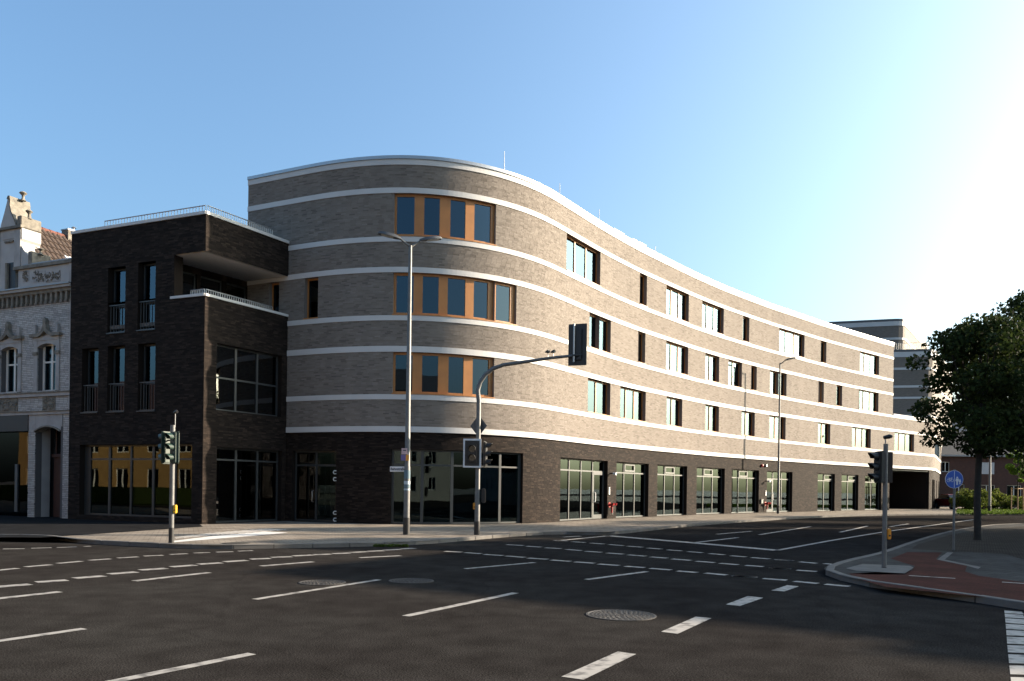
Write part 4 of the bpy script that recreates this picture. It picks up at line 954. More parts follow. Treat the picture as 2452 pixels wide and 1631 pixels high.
# house windows
for r, (uc, vt) in zip(hw, ((113, 790), (23, 797))):
    W = r[1] - r[0]; H = r[3] - r[2]; zt = r[2] + H * .62
    wo = window(house, HP, r, [(.10, .47), (.56, .90)], 'window_white', 'glass', o=-.22, fw=.07, transoms=(zt,))
    m = MB(); sweep(m, HP, r[0] - .05, r[1] + .05, -.2, .09, r[2] - .07, r[2], .6); obj('sill', m, 'render_stone', wo)
    for a, b_ in ((r[0] - .22, r[0] - .005), (r[1] + .005, r[1] + .22)):
        m = MB(); bar(m, HP, a, b_, r[2], r[3] + .12, .05, -.05); obj('jamb', m, 'render_stone', wo)
        m = MB(); bar(m, HP, a - .02, b_ + .02, r[3] - .50, r[3] - .36, .10, .0); obj('bracket', m, 'old_stone', wo)
        m = MB(); bar(m, HP, (a + b_) / 2 - .07, (a + b_) / 2 + .07, r[3] + .42, r[3] + .80, .12, .0); obj('pinnacle', m, 'render_stone', wo)
    # segmental head + ogee hood
    sc_ = (r[0] + r[1]) / 2; n = 10; arch = [HP.P(r[0] + W * k / n, .045, r[3] - .16 + .15 * (1 - ((k / n - .5) * 2) ** 2)) for k in range(n + 1)] + [HP.P(r[1], .045, r[3] + .14), HP.P(r[0], .045, r[3] + .14)]
    m = MB(); m.extrude(arch, Vector(nb) * .25); obj('arch_head', m, 'render_stone', wo)
    hw_ = W / 2 + .36
    prof = [(-hw_, .30), (-hw_, .42), (-.35, .44), (-.16, .58), (-.08, .80), (-.09, .98), (0, 1.1), (.09, .98), (.08, .80), (.16, .58), (.35, .44), (hw_, .42), (hw_, .30), (.4, .28), (.2, .36), (0, .52), (-.2, .36), (-.4, .28)]
    m = MB(); m.extrude([HP.P(sc_ + x, .18, r[3] + z - .02) for x, z in prof], Vector(nb) * .2); obj('hood', m, 'old_stone', wo)
    m = MB(); bar(m, HP, r[0] - .2, r[1] + .2, r[3] + .12, r[3] + .30, .07, -.02); obj('frieze', m, 'render_stone', wo)
# door, shop front
d = part_empty('door', house, HP.P(HDOOR[0] + .8, -1.0, 0)); a = HP.hit(113, 1130) 
m = MB(); bar(m, HP, HDOOR[0] + .35, HDOOR[1], .1, 2.75, -.62, -.70); obj('door_leaf', m, 'rust_wood', d)
m = MB(); bar(m, HP, HDOOR[0] + .35, HDOOR[1], 2.72, 2.86, -.50, -.66); obj('transom', m, 'rust_wood', d)
m = MB(); bar(m, HP, HDOOR[0] + .35, HDOOR[1], 2.86, HDOOR[3], -.63, -.66); obj('fanlight', m, 'dark_glass', d)
for k in range(4):
    m = MB(); q = HDOOR[0] + .35 + (HDOOR[1] - HDOOR[0] - .35) * (k + .5) / 4; bar(m, HP, q - .025, q + .025, 2.86, HDOOR[3], -.60, -.64); obj('glazing_bar', m, 'rust_wood', d)
for z0, z1 in ((.35, 1.05), (1.25, 2.5)):
    for f in (.42, .80):
        m = MB(); q = HDOOR[0] + (HDOOR[1] - HDOOR[0]) * f; bar(m, HP, q - .13, q + .16, z0, z1, -.59, -.63); obj('panel', m, 'rust_wood', d)
m = MB(); bar(m, HP, HDOOR[0] - .02, HDOOR[0] + .0, .1, HDOOR[3], -.3, -.7); bar(m, HP, HDOOR[0] - .02, HDOOR[1] + .02, HDOOR[3], HDOOR[3] + .04, -.3, -.7); obj('reveal', m, 'white_render', house)
W = HDOOR[1] - HDOOR[0]; n = 12
m = MB(); m.extrude([HP.P(HDOOR[0] + W * k / n, .02, HDOOR[3] - .22 + .21 * (1 - ((k / n - .5) * 2) ** 2)) for k in range(n + 1)] + [HP.P(HDOOR[1], .02, HDOOR[3] + .06), HP.P(HDOOR[0], .02, HDOOR[3] + .06)], Vector(nb) * .3); obj('door_arch', m, 'render_stone', house)
m = MB(); m.extrude([HP.P(HDOOR[0] + W * k / n, .09, HDOOR[3] - .16 + .21 * (1 - ((k / n - .5) * 2) ** 2)) for k in range(n + 1)] + [HP.P(HDOOR[0] + W * k / n, .09, HDOOR[3] - .22 + .21 * (1 - ((k / n - .5) * 2) ** 2)) for k in range(n, -1, -1)], Vector(nb) * .12); obj('arch_moulding', m, 'old_stone', house)
hs(HSHOP[1], HDOOR[0], -.1, .02, HP.zat(75, 1036), z_b2a, name='pier'); m = MB(); bar(m, HP, 0.0, HSHOP[1], HSHOP[3] - .02, z_b2a, .06, -.1); obj('sign_board', m, 'black', house)
for k, q in enumerate((.9, 2.3, 3.8)):
    m = MB(); bar(m, HP, q, q + .08, .1, HSHOP[3], -.22, -.3); obj('shop_post', m, 'shop_dark', house)
m = MB(); bar(m, HP, .3, HSHOP[1], .1, HSHOP[3], -.27, -.29); obj('shop_pane', m, 'black_glass', house)
m = MB(); bar(m, HP, HP.hit(25, 1130), HP.hit(31, 1130), .3, 2.4, -.2, -.26); obj('shop_post', m, 'sign_grey', house)

# ------------------------------------------------------------------ rear stepped blocks of the same estate (far right)
def block(name, label, ptsxy, z0, z1, bands, groups=None):
    P = Path(ptsxy, .2, smooth=.7); t = thing(name, label, 'building', (ptsxy[1][0], ptsxy[1][1], 0), groups)
    obj('wall', wall_mesh(P, 0, P.L, z0, z1, [], .1, uv=True, st=.6), 'far_light_brick', t, fixn=False)
    for a, b_ in bands: m = MB(); sweep(m, P, 0, P.L, -.05, .05, a, b_, .4); obj('band', m, 'band_white', t)
    m = MB(); sweep(m, P, 0, P.L, -.5, .09, z1, z1 + .22, .4); obj('coping', m, 'dark_coping', t)
    m = MB(); m.prism([(q[0], q[1]) for q in P.q[::6]], z1 - .25, z1 - .1); obj('roof', m, 'zinc', t)
    return t, P
def cpt(u, D): x = unroll(u, 900)[0]; return np.array((x / FPX * D, D))
c1 = cpt(2163, 92); l1 = c1 + np.array((-9.5, 3.2)); r1 = c1 + np.array((math.cos(R(56)), math.sin(R(56)))) * 20
zt1 = EYE + (1180 - 768) / FPX * 92
t, P = block('rear_upper_block', 'rear light brick block with rounded corner, highest roof at right', [l1, c1 + (l1 - c1) * .12, c1, c1 + (r1 - c1) * .06, r1], 8, zt1, [(zt1 - .55, zt1 - .03), (zt1 - 2.15, zt1 - 1.9)], 'rear stepped blocks')
for q in (3.0, 6.0, 9.0):
    s_ = P.hit(2163, 800) + 1.2 + q; m = MB(); bar(m, P, s_, s_ + 1.0, zt1 - 4.6, zt1 - 2.2, .02, -.1); obj('window', m, 'dark_glass', t)
c2 = cpt(2234, 90); l2 = c2 + np.array((-9.0, 2.2)); r2 = c2 + np.array((math.cos(R(56)), math.sin(R(56)))) * 20
zt2 = EYE + (1180 - 840) / FPX * 90
bs = [(zt2 - .62, zt2 - .03)] + [(zt2 - 2.0 - 3.25 * k - d_, zt2 - 1.78 - 3.25 * k - d_) for k in range(2) for d_ in (0, 1.95)][:]
bs = [(zt2 - .62, zt2 - .03), (zt2 - 2.05, zt2 - 1.8), (zt2 - 4.05, zt2 - 3.8), (zt2 - 5.3, zt2 - 5.08), (zt2 - 7.3, zt2 - 7.08)]
t2, P2 = block('rear_lower_block', 'rear light brick block with terrace railing, partly behind the tree', [l2, c2 + (l2 - c2) * .12, c2, c2 + (r2 - c2) * .06, r2], 4, zt2, bs, 'rear stepped blocks')
railing(P2, P2.L * .12, P2.hit(2222, 830), -1.2, zt2 + .1, 1.05, 26, 'railing', t2, 'metal')

# ------------------------------------------------------------------ generic street house (also those the windows mirror and that shade the road)
def street_house(name, label, O, t, L, Dp, H, wall, rows, cols, roof='flat', wsize=(1.1, 1.5), zbase=1.0, roofmat='dark_roof', frame='window_white', rh=3.0, wspec=None, group=None):
    O = np.array(O[:2], float); t = np.array(t, float); t /= np.hypot(*t); lf = np.array((-t[1], t[0]))
    T = thing(name, label, 'building', (O[0], O[1], 0), group); P = Path([O, O + t * L], .5)
    ops = wspec or [(L * (c + .5) / cols - wsize[0] / 2, L * (c + .5) / cols + wsize[0] / 2, zbase + r_ * 3.0, zbase + r_ * 3.0 + wsize[1]) for r_ in range(rows) for c in range(cols)]
    obj('wall', wall_mesh(P, 0, L, 0, H, ops, .2, st=4, uv=True), wall, T, fixn=False)
    b = [O, O + t * L, O + t * L + lf * Dp, O + lf * Dp]
    m = MB(); 
    for i in (1, 2, 3): p, q = b[i], b[(i + 1) % 4]; m.quad((p[0], p[1], 0), (q[0], q[1], 0), (q[0], q[1], H), (p[0], p[1], H))
    me = m.mesh('w'); l = me.uv_layers.new(name='UVMap'); l.data.foreach_set('uv', np.array([(0, 0), (L, 0), (L, H), (0, H)] * 3, float).ravel())
    obj('wall', me, wall, T, fixn=False)
    inn = O + lf * .8; m = MB(); m.quad((*inn, 0), (*(inn + t * L), 0), (*(inn + t * L), H), (*inn, H)); obj('inner_wall', m, 'shop_dark', T, fixn=False)
    if roof == 'flat': m = MB(); m.prism([tuple(q) for q in b], H, H + .25); obj('roof', m, roofmat, T)
    else:
        o_ = .4; e = [O - lf * o_, O + t * L - lf * o_, O + t * L + lf * (Dp + o_), O + lf * (Dp + o_)]; r0, r1_ = O + lf * Dp / 2, O + t * L + lf * Dp / 2
        m = MB(); m.add([(*e[0], H), (*e[1], H), (*e[2], H), (*e[3], H), (*r0, H + rh), (*r1_, H + rh)], [(0, 1, 5, 4), (2, 3, 4, 5), (1, 2, 5), (3, 0, 4), (3, 2, 1, 0)]); obj('roof', m, roofmat, T)
    for r_ in ops: 
        W = r_[1] - r_[0]; window(T, P, r_, even(2 if W > .9 else 1, .07, .09, W), frame, 'glass', o=-.1, fw=.07)
    return T, P
# far right: dark red brick house with shutters
x0 = cpt(2236, 96); u2s = lambda u: (cpt(u, 96) - x0)[0]
spec = [(u2s(2258), u2s(2277), 0, 0, 1107, 1131), (u2s(2347), u2s(2385), 0, 0, 1107, 1135), (u2s(2287), u2s(2314), 0, 0, 1160, 1191), (u2s(2347), u2s(2387), 0, 0, 1161, 1193), (u2s(2415), u2s(2450), 0, 0, 1161, 1193)]
spec = [(a, b_, pxd(2340, v1, 96).z, pxd(2340, v0, 96).z) for a, b_, _, _, v0, v1 in spec]
T, P = street_house('dark_red_brick_house', 'dark red brick house with white windows behind bushes at right', x0, (1, .0), 16, 9, pxd(2340, 1092, 96).z, 'far_red_brick', 0, 0, 'gable', roofmat='dark_roof', wspec=spec, rh=3.2)
r = spec[1]; m = MB()
for k in range(14): 
    z0 = r[2] + (r[3] - r[2]) * k / 14; m = MB(); bar(m, P, r[0] + .03, r[1] - .03, z0, z0 + (r[3] - r[2]) / 14 - .012, -.02, -.06); obj('shutter_slat', m, 'shutter', T)
m = MB(); bar(m, P, 0, 16, pxd(2340, 1094, 96).z, pxd(2340, 1090, 96).z, .42, -.02); obj('gutter', m, 'zinc', T)
street_house('pale_apartment_house', 'pale rendered apartment house glimpsed through the tree at right', cpt(2240, 125), (1, .05), 30, 10, 13.5, 'white_render', 4, 8, 'flat', zbase=1.2)
# across the left street: yellow house (mirrored in the shop windows), red roof
O = np.array((-25.0, 10.0)); street_house('yellow_house', 'yellow rendered house across the left street, mirrored in the shop windows', O, (-.921, .389), 44, 10, 7.2, 'yellow_render', 2, 13, 'gable', (1.3, 1.7), 1.1, 'red_render', rh=3.6)
h = MB(); q0 = O + np.array((.389, .921)) * 5; h.box((q0[0] - 20, q0[1] + 8.5, .65), (40, .8, 1.3), math.atan2(.389, -.921)); tag(obj('clipped_hedge', h, 'tree_leaf', bevel=.1), 'dark clipped hedge in front of the yellow house', 'hedge')
# right-hand corner building whose roof throws the big shadow on the crossing
HT = 12.0; dd = HT / math.tan(SUN_EL); tip = px(590, 1369, 0)
Cc = np.array((tip.x + dd * math.cos(SUN_AZ), tip.y + dd * math.sin(SUN_AZ)))
e1v = np.array((.83, -.56)); e2v = np.array((.57, .82))
street_house('grey_corner_house', 'grey rendered corner house out of view at right, shading the crossing', Cc, e1v, 12, 17, HT - .25, 'render_stone', 3, 4, 'flat', zbase=1.2)
street_house('taller_grey_house', 'slightly taller grey house beside the corner house out of view', Cc + e1v * 12.05, e1v, 26, 17, HT + .1, 'render_stone', 3, 8, 'flat', zbase=1.2)
street_house('added_red_terrace', 'unseen red brick terrace added at far right, mirrored in the long facade', (68, 66), (-.33, -.94), 32, 9, 8.6, 'far_red_brick', 2, 10, 'gable', zbase=1.2, rh=3.0)  # added to block the bright low sky mirrored in the shop glass
# added row behind the viewer: blocks low sky, bounces fill onto the curve
street_house('bounce_terrace', 'unseen cream terrace added behind the viewer to bounce light', (26, -22), (-1, .12), 70, 10, 11.5, 'cream_render', 3, 22, 'gable', zbase=1.2)

# ------------------------------------------------------------------ trees, bushes
def leaves(n, cs, rs, size, seed, flat_=.5):
    """n small kite leaves scattered in blobs; cs centres, rs radii (3 per blob)"""
    g_ = np.random.default_rng(seed); cs = np.array(cs, float); rs = np.array(rs, float)
    wgt = rs.prod(1) ** .67; idx = g_.choice(len(cs), n, p=wgt / wgt.sum())
    d = g_.normal(size=(n, 3)); d /= np.linalg.norm(d, axis=1)[:, None]
    rad = g_.uniform(.25, 1, n) ** .42
    c = cs[idx] + d * rs[idx] * rad[:, None]
    a = g_.normal(size=(n, 3)); a /= np.linalg.norm(a, axis=1)[:, None]
    b = np.cross(a, g_.normal(size=(n, 3))); b /= np.linalg.norm(b, axis=1)[:, None]
    s_ = size * g_.uniform(.6, 1.35, n)[:, None]
    V = np.stack([c - a * s_ * .5, c + b * s_ * .33, c + a * s_ * .5, c - b * s_ * .33], 1)
    me = bpy.data.meshes.new('leaves'); me.vertices.add(n * 4); me.vertices.foreach_set('co', V.ravel())
    me.loops.add(n * 4); me.loops.foreach_set('vertex_index', np.arange(n * 4)); me.polygons.add(n)
    me.polygons.foreach_set('loop_start', np.arange(0, n * 4, 4)); me.polygons.foreach_set('loop_total', np.full(n, 4)); me.update(calc_edges=True)
    return me
def tree(name, label, base, H, crown_z0, rad, n, seed, trunk_r=.16, leaf=.13, mat='tree_leaf', nb_=64, group=None, shape=1.0):
    g_ = np.random.default_rng(seed); T = thing(name, label, 'tree', base, group); bx, by, bz = base
    zc = (H + crown_z0) / 2; hz = (H - crown_z0) / 2
    m = MB(); tp = [(bx, by, bz - .1), (bx + .01, by, bz + .15), (bx - .02, by, bz + crown_z0 * .5), (bx + .04, by + .03, bz + crown_z0), (bx, by, bz + zc), (bx + .05, by, bz + H * .85)]
    m.tube(tp, [trunk_r * 1.35, trunk_r * 1.05, trunk_r, trunk_r * .9, trunk_r * .55, .02], 10); obj('trunk', m, 'trunk', T, smooth=True)
    cs, rs = [], []
    for i in range(nb_):
        a = g_.uniform(0, 6.283); zz = g_.uniform(-1, 1); rr = math.sqrt(max(0, 1 - abs(zz) ** (2.2 if zz > 0 else 6))) * g_.uniform(.3, 1.0)
        q = (bx + math.cos(a) * rr * rad, by + math.sin(a) * rr * rad, bz + zc + zz * hz * .88); cs.append(q)
        k = g_.uniform(.17, .42); rs.append((rad * k, rad * k, rad * k * .72))
        if i % 3 == 0:
            lb = MB(); st_ = Vector((bx, by, bz + crown_z0 * .9 + (q[2] - bz - crown_z0) * .35)); en = Vector(q); lb.tube([st_, (st_ + en) / 2 + Vector((0, 0, -.15)), en], [trunk_r * .45, trunk_r * .28, .015], 6); obj('limb', lb, 'trunk', T, smooth=True)
    stuff(obj('crown', leaves(n, cs, rs, leaf, seed + 1), mat, T, fixn=False)); return T
b1_ = px(2340, 1293, ZG); b2_ = px(2437, 1268, ZG)
tree('street_tree', 'dark leafy street tree with thick trunk, nearer of the two at right edge', (b1_.x, b1_.y, ZG), 7.6, 2.95, 2.2, 18000, 11, .11, .15, group='street trees on the right pavement')
tree('street_tree', 'dark leafy street tree at the right edge, farther and taller', (b2_.x + .6, b2_.y, ZG), 10.6, 3.3, 3.4, 25000, 23, .09, .17, group='street trees on the right pavement')
tree('street_tree', 'unseen tree added at right to shade and dapple the road', (30.0, 44.5, ZG), 8.2, 2.8, 3.0, 9000, 31, .12, .22, group='street trees on the right pavement')  # this and the next unseen trees are added; sparse crowns dapple the road
tree('street_tree', 'unseen tree added farther right to shade the road', (38.5, 54.5, ZG), 7.8, 2.8, 3.0, 9000, 37, .12, .22, group='street trees on the right pavement')
tree('street_tree', 'unseen tree added level with the far crossing to dapple the road', (31.5, 38.0, ZG), 8.4, 2.6, 2.9, 8000, 41, .12, .22, group='street trees on the right pavement')
tree('street_tree', 'unseen tree added beside the grey corner house to dapple the road', (27.5, 31.0, ZG), 8.0, 2.6, 2.6, 7000, 43, .12, .22, group='street trees on the right pavement')
# planted bed with bushes far right
bed = structure(ngon_sheet('planted_bed', [tuple(px(u, v, ZG + .01)) for u, v in [(2296, 1229), (2460, 1229), (2600, 1229), (2600, 1217), (2330, 1216), (2300, 1222)]], 'grass_soil'))
gr = leaves(9000, [(0, 0, 0)], [(1, 1, 1)], .2, 5)
co = np.empty(9000 * 12); gr.vertices.foreach_get('co', co); co = co.reshape(-1, 4, 3); cen = co.mean(1)
u_ = rng.uniform(2292, 2560, 9000); v_ = rng.uniform(1218, 1229.5, 9000)
tgt = np.array([tuple(px(a, b, ZG + .06)) for a, b in zip(u_, v_)]); co += (tgt - cen)[:, None]; gr.vertices.foreach_set('co', co.ravel()); gr.update()
gg = obj('grass', gr, 'grass_leaf', None, fixn=False); gg['kind'] = 'stuff'; gg['label'] = 'rough grass along the edge of the planted bed'; gg['category'] = 'grass'
blabs = ['loose yellow green bush left of the tree trunk at right', 'low green bush just right of the blue sign', 'bush directly behind the nearer tree trunk', 'bush left of the far pale lamp post', 'bush right of the far pale lamp post', 'low bush beside the staked young tree', 'bush at the very right edge of the bed']
for i, (u, v, wd, h) in enumerate([(2335, 1222, 1.5, 2.1), (2311, 1222, 1.1, 1.7), (2354, 1222, 1.3, 2.0), (2374, 1221, 1.0, 1.8), (2388, 1221, 1.3, 1.6), (2412, 1221, 1.6, 1.5), (2440, 1221, 1.6, 1.4)]):
    p = px(u, v, ZG); T = thing('bush', blabs[i], 'bush', p, 'bushes in the planted bed'); g_ = np.random.default_rng(50 + i)
    cs = [(p.x + g_.normal() * wd * .45, p.y + g_.normal() * wd * .4, ZG + h * g_.uniform(.25, .85)) for _ in range(12)]; rs = [(wd * .34, wd * .34, h * .22)] * 12
    stuff(obj('foliage', leaves(1800, cs, rs, .19, 60 + i), 'bush_leaf', T, fixn=False))
    for k in range(5): m = MB(); m.tube([p, Vector(cs[k])], [.03, .01], 5); obj('stem', m, 'trunk', T)
p = px(2436, 1224, ZG); yt = tree('young_tree', 'slender bright green young tree with wooden stakes at far right', (p.x, p.y, ZG), 6.0, 2.6, 1.0, 5000, 77, .05, .17, 'young_leaf', 24)
for k in range(3):
    a = k * 2.1; q = Vector((p.x + .55 * math.cos(a), p.y + .55 * math.sin(a), ZG)); m = MB(); m.tube([q, q + Vector((0, 0, 2.2))], .05, 8); obj('stake', m, 'stake_wood', yt)
    q2 = Vector((p.x + .55 * math.cos(a + 2.1), p.y + .55 * math.sin(a + 2.1), ZG)); m = MB(); m.tube([q + Vector((0, 0, 2.1)), q2 + Vector((0, 0, 2.1))], .035, 6); obj('stake_rail', m, 'stake_wood', yt)
for (u, n_, lb) in ((912, 40, 'small weed tuft growing at the kerb, left one'), (952, 24, 'small weed tuft growing at the kerb, right one')):
    p = px(u, 1308, .02); tag(obj('weed', leaves(260, [(p.x + k * .12, p.y - .03, .04) for k in (-1, 0, 1, 2)], [(.09, .04, .04)] * 4, .05, n_), 'grass_leaf', None, fixn=False), lb, 'weed', 'weeds at the kerb')
# ------------------------------------------------------------------ red car behind the building end
p = px(2280, 1219, ZG); car = thing('parked_car', 'dark red parked car half hidden behind the building end', 'car', (p.x, p.y, ZG)); cx_, cy_ = p.x, p.y
prof = [(-2.1, .35), (-2.15, .6), (-2.05, .85), (-1.2, .95), (-.55, 1.42), (.9, 1.45), (1.75, 1.0), (2.1, .92), (2.15, .55), (2.1, .32)]
def car_ext(prof, w0, w1, name, mat, bv=.05):
    m = MB(); n = len(prof); m.add([(cx_ + w0, cy_ + y, ZG + z) for y, z in prof] + [(cx_ + w1, cy_ + y, ZG + z) for y, z in prof], [tuple(range(n)), tuple(reversed(range(n, 2 * n)))] + [(i, i + n, (i + 1) % n + n, (i + 1) % n) for i in range(n)]); return obj(name, m, mat, car, bevel=bv)
car_ext([(-2.1, .32), (-2.16, .6), (-2.05, .86), (-1.2, .96), (1.85, 1.0), (2.12, .92), (2.16, .55), (2.1, .32)], -.88, .88, 'body', 'car_red', .06)
car_ext([(-1.2, .95), (-.6, 1.40), (.85, 1.42), (1.6, .99)], -.76, .76, 'cabin_glass', 'car_glass', .04); car_ext([(-.62, 1.40), (-.5, 1.46), (.75, 1.48), (.9, 1.41)], -.74, .74, 'car_roof', 'car_red', .02)
for sx in (-1, 1):
    for sy in (-1.35, 1.35):
        m = MB(); m.tube([(cx_ + sx * .66, cy_ + sy, ZG + .31), (cx_ + sx * .9, cy_ + sy, ZG + .31)], .31, 18); wh = obj('wheel', m, 'tyre', car, smooth=True)
        m = MB(); m.tube([(cx_ + sx * .88, cy_ + sy, ZG + .31), (cx_ + sx * .915, cy_ + sy, ZG + .31)], .19, 14); obj('rim', m, 'metal', wh)
    m = MB(); m.box((cx_ + sx * .66, cy_ - 2.13, ZG + .68), (.34, .1, .15)); obj('headlight', m, 'lamp_glass', car, bevel=.02)
m = MB(); m.box((cx_, cy_ - 2.17, ZG + .45), (.5, .03, .11)); obj('number_plate', m, 'white_paint', car)

# ------------------------------------------------------------------ street lamps
def lamp_pole(u, v, name, label, vtop, D=None, r0=.10, r1=.055, group='street lamps'):
    p = px(u, v, ZG) if D is None else pxd(u, v, D); p = Vector((p.x, p.y, ZG)); T = thing(name, label, 'street lamp', p, group)
    x = p.x; y = p.y; zt = EYE - unroll(u, vtop)[1] / FPX * y
    m = MB(); m.tube([(x, y, ZG - .1), (x, y, ZG + .55)], r0 * 1.12, 16); obj('base_sleeve', m, 'black', T, smooth=True)
    m = MB(); m.tube([(x, y, ZG + .5), (x, y, ZG + 2.2), (x, y, ZG + 2.25), (x, y, zt)], [r0, r0 * .98, r0 * .88, r1], 16); obj('pole', m, 'galvanised', T, smooth=True)
    return T, x, y, zt
def lamp_head(T, x, y, z, dx, dy, L=.75):
    d = Vector((dx, dy, 0)); d.normalize(); n = Vector((-d.y, d.x, 0))
    a = Vector((x, y, z)); m = MB(); m.tube([a, a + d * .14 + Vector((0, 0, .10)), a + d * .34 + Vector((0, 0, .26))], [.04, .035, .03], 10); obj('arm', m, 'galvanised', T, smooth=True)
    s0 = a + d * .30 + Vector((0, 0, .23)); tilt = Vector((0, 0, .12))
    top = [(0, .05, .06), (.18, .13, .10), (.45, .16, .11), (.66, .13, .08), (.74, .06, .05)]
    V = []; 
    for q, w_, h_ in top: c = s0 + d * q + tilt * q * 1.6; V += [c - n * w_, c - n * w_ * .7 + Vector((0, 0, h_)), c + n * w_ * .7 + Vector((0, 0, h_)), c + n * w_]
    m = MB(); F = []
    for i in range(len(top) - 1):
        for k in range(4): F.append((i * 4 + k, i * 4 + (k + 1) % 4, i * 4 + 4 + (k + 1) % 4, i * 4 + 4 + k))
    F += [(0, 1, 2, 3), (16, 19, 18, 17)]; m.add(V, F); hd = obj('lamp_head', m, 'sign_grey', T, smooth=True)
    c = s0 + d * .45 + tilt * .72 + Vector((0, 0, -.006)); e = d * .2 + tilt * .32
    m = MB(); m.add([c - e - n * .11, c + e - n * .11, c + e + n * .11, c - e + n * .11] + [q + Vector((0, 0, .01)) for q in (c - e - n * .11, c + e - n * .11, c + e + n * .11, c - e + n * .11)], [(0, 1, 2, 3), (4, 5, 6, 7), (0, 1, 5, 4), (1, 2, 6, 5), (2, 3, 7, 6), (3, 0, 4, 7)]); obj('lens', m, 'lamp_glass', hd)
T, x, y, zt = lamp_pole(973, 1280, 'street_lamp', 'tall grey street lamp with two lamp heads on the corner pavement', 588)
lamp_head(T, x, y, zt - .05, -1, -.15); lamp_head(T, x, y, zt - .05, 1, .35)
# stickers and signs on it
def pole_box(u0, u1, v0, v1, dy, mat, name, par, dep=.012):
    a, b_ = pxd(u0, v0, y - dy), pxd(u1, v1, y - dy); m = MB(); m.hexa([(a.x, y - dy, b_.z), (b_.x, y - dy, b_.z), (b_.x, y - dy + dep, b_.z), (a.x, y - dy + dep, b_.z), (a.x, y - dy, a.z), (b_.x, y - dy, a.z), (b_.x, y - dy + dep, a.z), (a.x, y - dy + dep, a.z)]); return obj(name, m, mat, par)
o = pole_box(961.5, 975, 1073.5, 1088, .14, 'sticker_pink', 'notice_plate', T); pole_box(965, 972.5, 1077, 1080, .142, 'sign_grey', 'notice_print', o, .002)
pole_box(960, 971.5, 1089, 1103, .13, 'sticker_violet', 'notice_plate', T); pole_box(971.8, 979.5, 1089, 1103, .135, 'orange', 'notice_plate', T)
def wrap(v0, v1, mat):
    z0, z1 = pxd(973, v1, y).z, pxd(973, v0, y).z; m = MB(); m.tube([(x, y, z0), (x, y, z1)], .103, 16, cap=False); obj('sticker_band', m, mat, T, fixn=False, smooth=True)
wrap(1126, 1146, 'sticker_teal'); wrap(1152, 1160, 'sticker_pale'); wrap(1161, 1168, 'sticker_teal'); wrap(1170, 1174, 'sticker_pale')
# street-name sign (a blade reaching to the left, with its lettering)
sg = thing('street_name_sign', 'slim white street name sign fixed to the double headed lamp', 'sign', (x, y, pxd(973, 1124, y).z))
a_ = pxd(934, 1129.5, y + .25); b_ = pxd(973, 1122, y); dv = Vector((b_.x - a_.x, b_.y - a_.y, 0)); ln = dv.length; ang = math.atan2(dv.y, dv.x); zc_ = b_.z - .02
m = MB(); m.box((0, 0, 0), (ln, .03, .17)); pl_ = obj('sign_plate', m, 'white_paint', sg, bevel=.008); pl_.matrix_world = Matrix.Translation(((a_.x + b_.x) / 2, (a_.y + b_.y) / 2, zc_)) @ Matrix.Rotation(ang, 4, 'Z')
cu = bpy.data.curves.new('lettering', 'FONT'); cu.body = 'Bahnstraße'; cu.size = .125; cu.align_x = 'CENTER'; cu.align_y = 'CENTER'; cu.extrude = .002; cu.offset = .002
to = bpy.data.objects.new('lettering', cu); col.objects.link(to); bpy.context.view_layer.update(); dg = bpy.context.evaluated_depsgraph_get(); tme_ = bpy.data.meshes.new_from_object(to.evaluated_get(dg)); bpy.data.objects.remove(to)
tme_.materials.clear(); lt = obj('lettering', tme_, 'black', sg, fixn=False); lt.matrix_world = Matrix.Translation(((a_.x + b_.x) / 2, (a_.y + b_.y) / 2, zc_)) @ Matrix.Rotation(ang, 4, 'Z') @ Matrix.Translation((0, -.019, 0)) @ Matrix.Rotation(R(90), 4, 'X')
T, x2, y2, zt2_ = lamp_pole(1863, 1228, 'street_lamp', 'slim single headed street lamp standing in front of the long facade', 869, D=56.6, r0=.09)
lamp_head(T, x2, y2, zt2_ - .1, .9, -.4)
T, x3, y3, zt3 = lamp_pole(2369, 1226.5, 'street_lamp', 'pale lamp post in front of the bushes behind the trees', 1040, r0=.12)
lamp_head(T, x3, y3, zt3, -1, -.2)

